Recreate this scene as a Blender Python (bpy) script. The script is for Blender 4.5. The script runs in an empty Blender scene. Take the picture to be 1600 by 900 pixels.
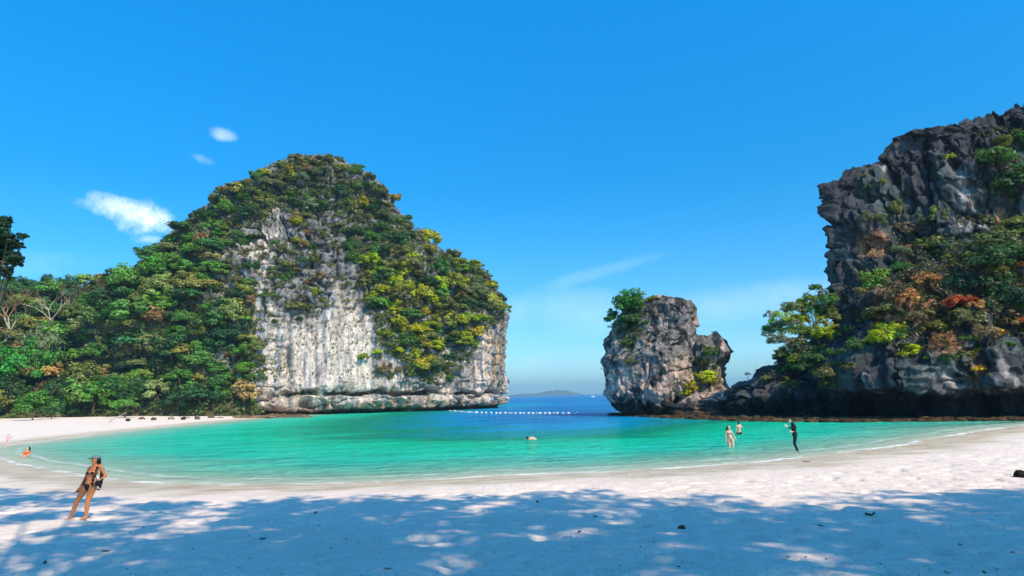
import bpy, math, random
import numpy as np
from mathutils import Vector, Matrix
R = math.radians
random.seed(7); rng = np.random.default_rng(7)
S = bpy.context.scene; C = S.collection

# ---------------------------------------------------------------- camera
EYE = Vector((0.0, 0.0, 3.1)); FPX = 1042.0
PITCH = math.atan(169.0/FPX); ROLL = R(-1.5)
cd = bpy.data.cameras.new('camera'); cam = bpy.data.objects.new('camera', cd); C.objects.link(cam)
cd.sensor_width = 36; cd.lens = 36*FPX/1600; cd.clip_end = 20000; cd.clip_start = .1
CM = Matrix.Translation(EYE) @ Matrix.Rotation(R(90)+PITCH, 4, 'X') @ Matrix.Rotation(ROLL, 4, 'Z')
cam.matrix_world = CM; S.camera = cam
R3 = np.array(CM.to_3x3())
# ---------------------------------------------------------------- light
SUN_EL, SUN_AZ = R(46), R(42)            # azimuth: to the right of straight behind the camera
SUNV = np.array([math.sin(SUN_AZ)*math.cos(SUN_EL), -math.cos(SUN_AZ)*math.cos(SUN_EL), math.sin(SUN_EL)])
sl = bpy.data.lights.new('sun', 'SUN'); so = bpy.data.objects.new('sun', sl); C.objects.link(so)
sl.energy = 4.0; sl.angle = R(.5); sl.color = (1, .81, .57)
so.rotation_euler = Vector(SUNV).to_track_quat('Z', 'Y').to_euler()
W = bpy.data.worlds.new('World'); S.world = W; W.use_nodes = True
nt = W.node_tree; nt.nodes.clear()
def wn(t, **k):
    n = nt.nodes.new(t)
    for a, b in k.items(): setattr(n, a, b)
    return n
def wmath(op, a, b=None, c=None):
    n = wn('ShaderNodeMath', operation=op)
    for i, v in enumerate((a, b, c)):
        if v is None: continue
        if isinstance(v, (int, float)): n.inputs[i].default_value = v
        else: nt.links.new(v, n.inputs[i])
    return n.outputs[0]
sky = wn('ShaderNodeTexSky', sky_type='NISHITA', sun_disc=False, sun_elevation=SUN_EL,
         sun_rotation=math.pi-SUN_AZ, altitude=0, air_density=1.0, dust_density=.6, ozone_density=3.0)
hs = wn('ShaderNodeHueSaturation'); hs.inputs['Saturation'].default_value = 1.35
tint = wn('ShaderNodeMix', data_type='RGBA', blend_type='MULTIPLY'); tint.inputs[0].default_value = 1
nt.links.new(sky.outputs[0], hs.inputs['Color']); nt.links.new(hs.outputs[0], tint.inputs[6])
geo = wn('ShaderNodeTexCoord')
sep = wn('ShaderNodeSeparateXYZ'); nt.links.new(geo.outputs['Generated'], sep.inputs[0])
el = wn('ShaderNodeValToRGB'); nt.links.new(sep.outputs[2], el.inputs[0])       # the air's own hue: paler low down, deep azure above
for e_, (p_, c_) in zip([el.color_ramp.elements[0], el.color_ramp.elements[1], el.color_ramp.elements.new(.12), el.color_ramp.elements.new(.30), el.color_ramp.elements.new(.55)],
                        [(0, (.55, .82, 1.05, 1)), (1, (.50, 2.15, 1.95, 1)), (.12, (.48, .84, 1.00, 1)), (.30, (.18, .96, 1.07, 1)), (.55, (.14, 1.42, 1.48, 1))]): e_.position = p_; e_.color = c_
nt.links.new(el.outputs[0], tint.inputs[7])
def raydir(u, v):
    d = R3 @ np.array([(u-800)/FPX, (450-v)/FPX, -1.0]); return d/np.linalg.norm(d)
# clouds: soft masks round a few directions, broken up by noise
def cloud(u, v, w, h, ang, amp, scale, thr=.35):
    d = raydir(u, v); ux = np.cross(d, [0, 0, 1]); ux /= np.linalg.norm(ux); uz = np.cross(ux, d)
    a = math.radians(ang); ex = ux*math.cos(a)+uz*math.sin(a); ez = -ux*math.sin(a)+uz*math.cos(a)
    def dot(vec):
        n = wn('ShaderNodeVectorMath', operation='DOT_PRODUCT'); n.inputs[1].default_value = tuple(vec)
        nt.links.new(geo.outputs['Generated'], n.inputs[0]); return n.outputs['Value']
    px, pz, pd = dot(ex), dot(ez), dot(d)
    nz = wn('ShaderNodeTexNoise'); nz.inputs['Scale'].default_value = scale; nz.inputs['Detail'].default_value = 7
    nz.inputs['Roughness'].default_value = .62
    nt.links.new(geo.outputs['Generated'], nz.inputs['Vector'])
    nzo = wmath('SUBTRACT', nz.outputs['Fac'], .5)
    a1 = wmath('POWER', wmath('MULTIPLY', px, FPX/w), 2); a2 = wmath('POWER', wmath('MULTIPLY', pz, FPX/h), 2)
    r = wmath('SUBTRACT', 1.0, wmath('ADD', a1, a2))
    m = wmath('ADD', r, wmath('MULTIPLY', nzo, 3.6))
    mr = wn('ShaderNodeMapRange', interpolation_type='SMOOTHSTEP'); mr.inputs['From Min'].default_value = thr-.1; mr.inputs['From Max'].default_value = thr+1.7
    mr.inputs['To Max'].default_value = amp
    nt.links.new(m, mr.inputs['Value'])
    return wmath('MULTIPLY', mr.outputs[0], wmath('GREATER_THAN', pd, 0))
masks = [cloud(205, 332, 84, 22, -12, .95, 22), cloud(232, 344, 50, 30, -15, .9, 26), cloud(228, 374, 30, 9, 8, .7, 24), cloud(345, 208, 24, 11, -8, .4, 18), cloud(318, 250, 24, 9, -20, .25, 18),
         cloud(940, 424, 130, 12, 13, .10, 5, .1), cloud(1120, 478, 280, 36, 5, .22, 5, .2), cloud(870, 480, 180, 30, 3, .16, 5, .2), cloud(1000, 560, 260, 30, 2, .14, 6, .3), cloud(60, 410, 120, 24, 8, .18, 7, .3), cloud(250, 396, 30, 10, 35, .35, 18)]
tot = masks[0]
for m_ in masks[1:]: tot = wmath('ADD', tot, m_)
tot = wmath('MINIMUM', tot, .92)
cm = wn('ShaderNodeMix', data_type='RGBA'); nt.links.new(tot, cm.inputs[0]); nt.links.new(tint.outputs[2], cm.inputs[6])
CLOUD = cm.inputs[7]; CLOUD.default_value = (7.0, 7.9, 9.0, 1)
bg = wn('ShaderNodeBackground'); bg.inputs[1].default_value = .15
nt.links.new(cm.outputs[2], bg.inputs[0]); wo = wn('ShaderNodeOutputWorld'); nt.links.new(bg.outputs[0], wo.inputs[0])
S.view_settings.view_transform = 'Standard'; S.view_settings.look = 'None'; S.view_settings.exposure = .4; S.view_settings.gamma = 1
S.render.engine = 'CYCLES'; S.cycles.max_bounces = 6; S.cycles.transparent_max_bounces = 24; S.cycles.use_denoising = True
S.cycles.volume_bounces = 0

# ---------------------------------------------------------------- helpers
def dirs(u, v):
    u = np.atleast_1d(np.asarray(u, float)); v = np.atleast_1d(np.asarray(v, float))
    d = np.stack([(u-800)/FPX, (450-v)/FPX, -np.ones_like(u)], -1) @ R3.T
    return d
def atY(u, v, Y):                     # the place at distance Y that lies behind a spot of the photo
    d = dirs(u, v); s = (np.asarray(Y, float)/d[:, 1])[:, None]
    return d*s + np.array([0, 0, EYE.z])
def atZ(u, v, z=0.0):
    d = dirs(u, v); s = ((z-EYE.z)/d[:, 2])[:, None]
    return d*s + np.array([0, 0, EYE.z])
def proj(P):
    q = (np.asarray(P, float)-np.array(EYE)) @ R3
    return 800+FPX*q[..., 0]/-q[..., 2], 450-FPX*q[..., 1]/-q[..., 2], -q[..., 2]
def _hash(ix, iy, iz, seed):
    h = (ix.astype(np.int64)*374761393 + iy.astype(np.int64)*668265263 + iz.astype(np.int64)*2147483647 + seed*974634777) & 0xffffffff
    h = ((h ^ (h >> 13))*1274126177) & 0xffffffff
    h = ((h ^ (h >> 16))*2246822519) & 0xffffffff
    return h ^ (h >> 15)
def pnoise(x, y, z, seed=0):          # gradient noise, about -1..1
    x, y, z = np.broadcast_arrays(np.asarray(x, float), np.asarray(y, float), np.asarray(z, float))
    xi, yi, zi = np.floor(x), np.floor(y), np.floor(z); fx, fy, fz = x-xi, y-yi, z-zi
    u, v, w = fx**3*(fx*(fx*6-15)+10), fy**3*(fy*(fy*6-15)+10), fz**3*(fz*(fz*6-15)+10)
    out = 0
    for a in (0, 1):
        for b in (0, 1):
            for c in (0, 1):
                h = _hash(xi+a, yi+b, zi+c, seed)
                gx = ((h & 1023)/511.5-1); gy = (((h >> 10) & 1023)/511.5-1); gz = (((h >> 20) & 1023)/511.5-1)
                g = gx*(fx-a)+gy*(fy-b)+gz*(fz-c)
                out = out + g*(u if a else 1-u)*(v if b else 1-v)*(w if c else 1-w)
    return out*1.5
def fbm(x, y, z, o=4, seed=0, gain=.5):
    s, a, n = 0, 1, 0
    for i in range(o):
        s = s + a*pnoise(x*2**i+i*17.3, y*2**i-i*9.1, z*2**i+i*3.7, seed+i); n += a; a *= gain
    return s/n
def ridged(x, y, z, o=3, seed=0):
    s, a, n = 0, 1, 0
    for i in range(o):
        s = s + a*(1-2*np.abs(pnoise(x*2**i+i*7.3, y*2**i+i*5.1, z*2**i-i*3.7, seed+i))); n += a; a *= .5
    return s/n
def sstep(a, b, x):
    t = np.clip((x-a)/(b-a), 0, 1); return t*t*(3-2*t)
def add_attr(me, name, arr, dom='POINT'):
    arr = np.asarray(arr, np.float32)
    if arr.ndim == 1:
        me.attributes.new(name, 'FLOAT', dom).data.foreach_set('value', arr)
    else:
        a4 = np.ones((len(arr), 4), np.float32); a4[:, :3] = arr
        me.attributes.new(name, 'FLOAT_COLOR', dom).data.foreach_set('color', a4.ravel())
def mesh_np(name, V, F, mat=None, smooth=True):       # F is an (n,3) or (n,4) array
    me = bpy.data.meshes.new(name); V = np.asarray(V, np.float32); F = np.asarray(F, np.int32)
    k = F.shape[1]
    me.vertices.add(len(V)); me.vertices.foreach_set('co', V.ravel())
    me.loops.add(F.size); me.loops.foreach_set('vertex_index', F.ravel())
    me.polygons.add(len(F)); me.polygons.foreach_set('loop_start', np.arange(0, F.size, k, dtype=np.int32))
    me.update(calc_edges=True)
    me.polygons.foreach_set('use_smooth', np.full(len(F), smooth))
    if mat: me.materials.append(mat)
    return me
def ob(name, me, parent=None, loc=(0, 0, 0), rot=(0, 0, 0), scale=1, **props):
    o = bpy.data.objects.new(name, me); C.objects.link(o); o.location = loc; o.rotation_euler = rot
    o.scale = (scale,)*3 if isinstance(scale, (int, float)) else scale
    if parent: o.parent = parent
    for k, v in props.items(): o[k] = v
    return o
def grid_faces(nr, nc, wrap=False):
    i = np.arange(nr-1)[:, None]; j = np.arange(nc if wrap else nc-1)[None, :]; j2 = (j+1) % nc
    a = i*nc+j; b = i*nc+j2; c = (i+1)*nc+j2; d = (i+1)*nc+j
    return np.stack(np.broadcast_arrays(a, b, c, d), -1).reshape(-1, 4)

# ---------------------------------------------------------------- materials
class M:
    def __init__(s, name):
        s.m = bpy.data.materials.new(name); s.m.use_nodes = True; s.t = s.m.node_tree; s.t.nodes.clear()
        s.out = s.n('ShaderNodeOutputMaterial')
    def n(s, t, **k):
        x = s.t.nodes.new(t)
        for a, b in k.items(): setattr(x, a, b)
        return x
    def l(s, a, b): s.t.links.new(a, b)
    def put(s, inp, v):
        if v is None: return
        if hasattr(v, 'is_output'): s.l(v, inp)
        else: inp.default_value = v
    def noise(s, vec=None, scale=5., detail=4., rough=.55, dist=0.):
        x = s.n('ShaderNodeTexNoise'); x.inputs['Scale'].default_value = scale; x.inputs['Detail'].default_value = detail
        x.inputs['Roughness'].default_value = rough; x.inputs['Distortion'].default_value = dist
        if vec is not None: s.l(vec, x.inputs['Vector'])
        return x.outputs['Fac']
    def mapped(s, vec, sc):
        x = s.n('ShaderNodeMapping'); x.inputs['Scale'].default_value = sc; s.l(vec, x.inputs['Vector']); return x.outputs[0]
    def math(s, op, a, b=None, clamp=False):
        x = s.n('ShaderNodeMath', operation=op, use_clamp=clamp); s.put(x.inputs[0], a); s.put(x.inputs[1], b); return x.outputs[0]
    def ramp(s, fac, stops, interp='LINEAR'):
        x = s.n('ShaderNodeValToRGB'); x.color_ramp.interpolation = interp; e = x.color_ramp.elements
        while len(e) < len(stops): e.new(.5)
        for el, (p, c) in zip(e, stops):
            el.position = p; el.color = (c if len(c) == 4 else (*c, 1)) if not isinstance(c, (int, float)) else (c, c, c, 1)
        s.l(fac, x.inputs[0]); return x.outputs[0]
    def mix(s, f, a, b, mode='MIX'):
        x = s.n('ShaderNodeMix', data_type='RGBA', blend_type=mode); s.put(x.inputs[0], f)
        for i, v in ((6, a), (7, b)):
            s.put(x.inputs[i], (*v, 1) if isinstance(v, tuple) and len(v) == 3 else v)
        return x.outputs[2]
    def range(s, v, a, b, c=0., d=1.):
        x = s.n('ShaderNodeMapRange', interpolation_type='SMOOTHSTEP'); s.l(v, x.inputs[0])
        for i, q in zip((1, 2, 3, 4), (a, b, c, d)): x.inputs[i].default_value = q
        return x.outputs[0]
    def bump(s, h, strength=.5, dist=.1, normal=None):
        x = s.n('ShaderNodeBump'); x.inputs['Strength'].default_value = strength; x.inputs['Distance'].default_value = dist
        s.l(h, x.inputs['Height'])
        if normal is not None: s.l(normal, x.inputs['Normal'])
        return x.outputs[0]
    def attr(s, name, out='Fac'):
        x = s.n('ShaderNodeAttribute', attribute_name=name); return x.outputs[out]
    def obj(s): return s.n('ShaderNodeTexCoord').outputs['Object']
    def bsdf(s, col, rough=.8, normal=None, spec=.3, **k):
        b = s.n('ShaderNodeBsdfPrincipled'); s.put(b.inputs['Base Color'], (*col, 1) if isinstance(col, tuple) and len(col) == 3 else col)
        s.put(b.inputs['Roughness'], rough); b.inputs['Specular IOR Level'].default_value = spec
        if normal is not None: s.l(normal, b.inputs['Normal'])
        for a, v in k.items(): s.put(b.inputs[a], v)
        return b.outputs[0]
    def done(s, sh): s.l(sh, s.out.inputs[0]); return s.m
def plain(name, col, rough=.7, var=.15, scale=30., spec=.3, bump=.15):
    m = M(name); o = m.obj(); f = m.noise(o, scale, 4)
    c = m.mix(m.range(f, .3, .7), tuple(x*(1-var) for x in col), tuple(min(1, x*(1+var)) for x in col))
    return m.done(m.bsdf(c, rough, m.bump(f, bump, .01), spec))

def mat_sand():
    m = M('sand'); o = m.obj(); wet = m.attr('wet'); und = m.attr('under')
    f1 = m.noise(o, .35, 5); f2 = m.noise(o, 9, 6, .7); f3 = m.noise(o, 120, 2, .8)
    c = m.mix(m.range(f1, .3, .7), (.82, .70, .61), (.89, .775, .68))
    c = m.mix(m.range(f2, .35, .75), c, (.74, .63, .56))
    c = m.mix(m.range(f3, .58, .80, 0, .5), c, (.52, .44, .38))
    c = m.mix(wet, c, m.mix(m.range(m.noise(m.mapped(o, (.5, 1.4, 1)), 1.2, 5), .3, .7), (.44, .36, .24), (.66, .58, .45)))
    c = m.mix(und, c, (.86, .82, .68))
    nb = m.bump(f3, .35, .012); nb = m.bump(f2, .55, .07, nb); nb = m.bump(m.noise(o, 2.2, 4, .6), .5, .18, nb)
    return m.done(m.bsdf(c, m.range(wet, 0, 1, .95, .5), nb, .15))
def mat_rock(name='limestone', sharp=1.0):
    m = M(name); o = m.obj(); c = m.attr('tone', 'Color')
    st = m.mapped(o, (1.5, 1.5, .16)); f1 = m.noise(st, 1.0, 6, .65, .6)
    f2 = m.noise(o, 1.1, 7, .7, .4); f3 = m.noise(o, .33, 3)
    k = m.range(f1, .34, .66, .62, 1.32); k2 = m.range(f2, .3, .7, .78, 1.18)
    kk = m.math('MULTIPLY', k, k2)
    mu = m.n('ShaderNodeVectorMath', operation='SCALE'); m.l(c, mu.inputs[0]); m.l(kk, mu.inputs['Scale'])
    vo = m.n('ShaderNodeTexVoronoi', feature='DISTANCE_TO_EDGE'); vo.inputs['Scale'].default_value = .55
    m.l(m.mapped(o, (1, 1, .55)), vo.inputs['Vector'])
    cr = m.range(vo.outputs['Distance'], 0, .05, .6, 1.)
    crk = m.math('MAXIMUM', cr, m.range(f3, .45, .55))
    col = m.mix(1., mu.outputs[0], crk, 'MULTIPLY')
    nb = m.bump(f1, .7*sharp, .8); nb = m.bump(f2, .9*sharp, .7, nb); nb = m.bump(m.noise(o, 4.5, 5, .7), .6*sharp, .15, nb)
    return m.done(m.bsdf(col, .92, nb, .12))
def mat_leaf():
    m = M('leaf'); oi = m.n('ShaderNodeObjectInfo'); v = m.attr('shade')
    h = m.n('ShaderNodeHueSaturation'); m.l(oi.outputs['Color'], h.inputs['Color'])
    m.l(m.range(v, 0, 1, .478, .52), h.inputs['Hue']); m.l(m.range(v, 0, 1, .55, 1.45), h.inputs['Value'])
    h.inputs['Saturation'].default_value = 1.12
    d = m.n('ShaderNodeBsdfDiffuse'); t = m.n('ShaderNodeBsdfTranslucent'); g = m.n('ShaderNodeBsdfGlossy'); g.inputs['Roughness'].default_value = .45
    m.l(h.outputs[0], d.inputs[0]); m.l(m.mix(.5, h.outputs[0], (.16, .22, .02)), t.inputs[0])
    a = m.n('ShaderNodeMixShader'); a.inputs[0].default_value = .36; m.l(d.outputs[0], a.inputs[1]); m.l(t.outputs[0], a.inputs[2])
    b = m.n('ShaderNodeMixShader'); b.inputs[0].default_value = .035; m.l(a.outputs[0], b.inputs[1]); m.l(g.outputs[0], b.inputs[2])
    return m.done(b.outputs[0])
def mat_water():
    m = M('sea_water'); dp = m.attr('depth'); d = m.attr('dist'); P = m.n('ShaderNodeNewGeometry').outputs['Position']
    wob = m.noise(m.mapped(P, (.05, .12, 1)), 1., 4); 
    dpw = m.math('MULTIPLY', dp, m.range(wob, .2, .8, .65, 1.35))
    q = m.math('DIVIDE', dpw, 10.)
    col = m.ramp(q, [(0, (.50, .78, .62)), (.02, (.22, .80, .62)), (.05, (.03, .80, .58)), (.12, (.002, .62, .38)), (.22, (.001, .32, .18)), (.38, (.001, .32, .40)), (.55, (.001, .33, .66)), (1, (.001, .17, .50))])
    # rippled lighter and darker patches
    rp = m.noise(m.mapped(P, (.22, 1.1, 1)), .8, 6, .65); col = m.mix(1., col, m.ramp(rp, [(.3, (.66, .72, .76)), (.7, (1.35, 1.28, 1.2))]), 'MULTIPLY')
    foam_n = m.noise(m.mapped(P, (1, 1.0, 1)), .9, 6, .7)
    sh = m.math('ADD', d, m.math('MULTIPLY', m.math('SUBTRACT', foam_n, .5), 1.6))
    f1 = m.math('MULTIPLY', m.range(sh, -.15, .12), m.range(sh, .55, .2)); f2 = m.math('MULTIPLY', m.range(sh, 1.6, 1.9), m.range(sh, 2.35, 2.0))
    brk = m.range(m.noise(m.mapped(P, (1, 1, 1)), .35, 4, .6), .38, .6)
    foam = m.math('MULTIPLY', m.math('ADD', m.math('MULTIPLY', f1, .85), m.math('MULTIPLY', f2, .28), True), m.math('ADD', m.math('MULTIPLY', brk, .85), .15))
    w1 = m.noise(m.mapped(P, (1.1, 2.2, 1)), 1.0, 4, .6, .3); w2 = m.noise(m.mapped(P, (.35, .8, 1)), .6, 3, .6); w3 = m.noise(m.mapped(P, (3., 5., 1)), 1.6, 3)
    nb = m.bump(w2, .9, 1.5); nb = m.bump(w1, 1., .7, nb); nb = m.bump(w3, .6, .06, nb)
    tr = m.n('ShaderNodeBsdfTransparent'); m.l(m.ramp(q, [(0, (1, 1, 1)), (.03, (.80, .98, .93)), (.1, (.45, .9, .8))]), tr.inputs[0])
    df = m.n('ShaderNodeBsdfDiffuse'); m.l(col, df.inputs[0]); m.l(nb, df.inputs['Normal'])
    op = m.range(dpw, 0, 1.5, .0, 1.); a = m.n('ShaderNodeMixShader'); m.l(m.math('POWER', op, .22), a.inputs[0]); m.l(tr.outputs[0], a.inputs[1]); m.l(df.outputs[0], a.inputs[2])
    g = m.n('ShaderNodeBsdfGlossy'); g.inputs['Roughness'].default_value = .06; m.l(nb, g.inputs['Normal'])
    fr = m.n('ShaderNodeFresnel'); fr.inputs[0].default_value = 1.33; m.l(nb, fr.inputs['Normal'])
    ff = m.math('MULTIPLY', m.math('MINIMUM', fr.outputs[0], .68), m.range(d, 0, 2., .25, 1.))
    b = m.n('ShaderNodeMixShader'); m.l(ff, b.inputs[0]); m.l(a.outputs[0], b.inputs[1]); m.l(g.outputs[0], b.inputs[2])
    fd = m.n('ShaderNodeBsdfDiffuse'); fd.inputs[0].default_value = (.86, .88, .86, 1)
    e = m.n('ShaderNodeMixShader'); m.l(foam, e.inputs[0]); m.l(b.outputs[0], e.inputs[1]); m.l(fd.outputs[0], e.inputs[2])
    return m.done(e.outputs[0])
SAND, ROCK, LEAF, WATER = mat_sand(), mat_rock(), mat_leaf(), mat_water()
BARK = plain('bark', (.13, .10, .075), .9, .35, 6., .1, .5)
PALEBARK = plain('pale_bark', (.48, .40, .32), .9, .3, 6., .1, .5)
DRYTWIG = plain('dry_twig', (.30, .17, .11), .9, .3, 6., .1, .3)
HUSK = plain('coconut_husk', (.09, .05, .03), .9, .5, 60., .1, .6)
SKIN_T = plain('tanned_skin', (.62, .22, .08), .5, .08, 12., .35, .05)
SKIN_P = plain('pale_skin', (.66, .41, .31), .5, .06, 12., .35, .05)
SKIN_L = plain('light_skin', (.74, .52, .44), .5, .06, 12., .35, .05)
BLACK = plain('black_cloth', (.014, .016, .02), .7, .3, 60., .2, .2)
DARKCLOTH = plain('charcoal_cloth', (.05, .034, .028), .8, .3, 60., .2, .2)
HAIR = plain('dark_hair', (.018, .012, .010), .5, .4, 80., .3, .4)
CAPM = plain('grey_green_cap', (.20, .25, .24), .8, .2, 60., .2, .2)
PINK = plain('pink_cloth', (.72, .40, .45), .8, .1, 40., .2, .2)
NUDE = plain('beige_cloth', (.36, .22, .19), .8, .1, 40., .2, .2)
ORANGE = plain('orange_cloth', (.75, .12, .03), .8, .2, 40., .2, .2)
WHITEP = plain('white_plastic', (.80, .80, .77), .45, .05, 20., .5, .0)
METAL = plain('dark_metal', (.05, .055, .06), .5, .2, 10., .5, .1)
PHONE = plain('phone_case', (.72, .72, .74), .3, .05, 10., .5, .0)

# ---------------------------------------------------------------- shoreline, sea bed and beach
near = [(1900, 650), (1700, 656), (1600, 664), (1540, 672), (1480, 682), (1420, 693), (1350, 703), (1280, 713), (1200, 722), (1100, 729), (1000, 735), (900, 739), (800, 742),
        (700, 748), (600, 752), (500, 756), (400, 758), (300, 757), (200, 752), (120, 744), (60, 735), (15, 724), (-25, 711), (-15, 700), (20, 695), (60, 690), (110, 684), (170, 676), (250, 668), (320, 661), (362, 657)]
nw = atZ([p[0] for p in near], [p[1] for p in near])[:, :2]
rest = np.array([[-52, 150], [-36, 190], [-12, 235], [-40, 300], [-400, 420], [-9000, 1500], [-9000, 12000], [9000, 12000], [9000, 300], [300, 110], [90, 84], [60, 62], [80, 48]], float)
SHORE = np.vstack([nw, rest])
def shore_dist(x, y):                  # metres to the waterline, positive in the water
    x = np.asarray(x, float).ravel(); y = np.asarray(y, float).ravel()
    best = np.full(x.shape, 1e18); ins = np.zeros(x.shape, bool); n = len(SHORE)
    for i in range(n):
        ax, ay = SHORE[i]; bx, by = SHORE[(i+1) % n]; dx, dy = bx-ax, by-ay
        t = np.clip(((x-ax)*dx+(y-ay)*dy)/(dx*dx+dy*dy), 0, 1)
        best = np.minimum(best, (x-ax-t*dx)**2+(y-ay-t*dy)**2)
        if ay != by:
            c = ((ay > y) != (by > y)) & (x < (bx-ax)*(y-ay)/(by-ay)+ax); ins ^= c
    return np.where(ins, 1, -1)*np.sqrt(best)
def land_z(x, y, fine=False):
    d = shore_dist(x, y) + .5*pnoise(np.ravel(x)*.12, np.ravel(y)*.12, 0, 5); e = -d
    z = np.where(d > 0, -np.minimum(.05*d+.0008*d*d, 9.), np.minimum(.028*e, .35+.016*e))
    z = np.where(e > 60, np.minimum(z, 1.4), z)
    x = np.ravel(x); y = np.ravel(y)
    z = z + sstep(1, 8, e)*.05*fbm(x*.25, y*.25, 0, 3, 11)
    if fine:
        a = sstep(2.5, 7, e)
        z = z + a*(.032*fbm(x*1.6, y*1.6, 0, 3, 21) - .085*sstep(.22, .5, pnoise(x*2.1, y*2.1, .5, 31)) + .02*sstep(.1, .4, ridged(x*.9, y*.9, 0, 2, 33)))
    return z, d
def axis(segs):
    out = []
    for a, b, st in segs: out += list(np.arange(a, b, st))
    return np.array(out + [segs[-1][1]])
def build_ground():
    gx = axis([(-420, -120, 12), (-120, -40, 2), (-40, -17, .35), (-17, 20, .085), (20, 45, .35), (45, 120, 2), (120, 420, 12)])
    gy = axis([(-60, 9, 3), (9, 24, .07), (24, 36, .14), (36, 70, .5), (70, 210, 2), (210, 420, 12)])
    X, Y = np.meshgrid(gx, gy); z, d = land_z(X, Y, True)
    V = np.stack([X.ravel(), Y.ravel(), z], -1)
    me = mesh_np('ground', V, grid_faces(len(gy), len(gx)), SAND)
    wn_ = .9*pnoise(X.ravel()*.5, Y.ravel()*.5, 1, 3) + .6*pnoise(X.ravel()*.12, Y.ravel()*.12, 1, 4)
    add_attr(me, 'wet', sstep(-4.6, -1.2, d+wn_*1.8)); add_attr(me, 'under', sstep(0, 1.5, d))
    return ob('ground', me, kind='structure')
GROUND = build_ground()
def build_water():
    ys = [12.]
    while ys[-1] < 7000: ys.append(ys[-1]*1.012 + .03)
    ys = np.array(ys); t = np.linspace(-1, 1, 420); t = np.sign(t)*np.abs(t)**1.15
    X = (ys[:, None]*1.35+25)*t[None, :]; Y = np.broadcast_to(ys[:, None], X.shape)
    d = shore_dist(X, Y)
    me = mesh_np('water', np.stack([X.ravel(), Y.ravel(), np.zeros(X.size)], -1), grid_faces(*X.shape), WATER)
    zz, d2 = land_z(X, Y)
    xx, yy = X.ravel(), Y.ravel(); ch = np.exp(-((xx-(.055*yy+.5))/(5+.11*yy))**2)*sstep(30, 105, yy)*5.2      # extra depth for tint only: paints the blue sky reflection in the bay mouth
    add_attr(me, 'depth', np.clip(-zz+np.where(zz < -.3, ch, 0), 0, 9.)); add_attr(me, 'dist', d2)
    return ob('water', me, kind='structure')
WATERO = build_water()

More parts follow.
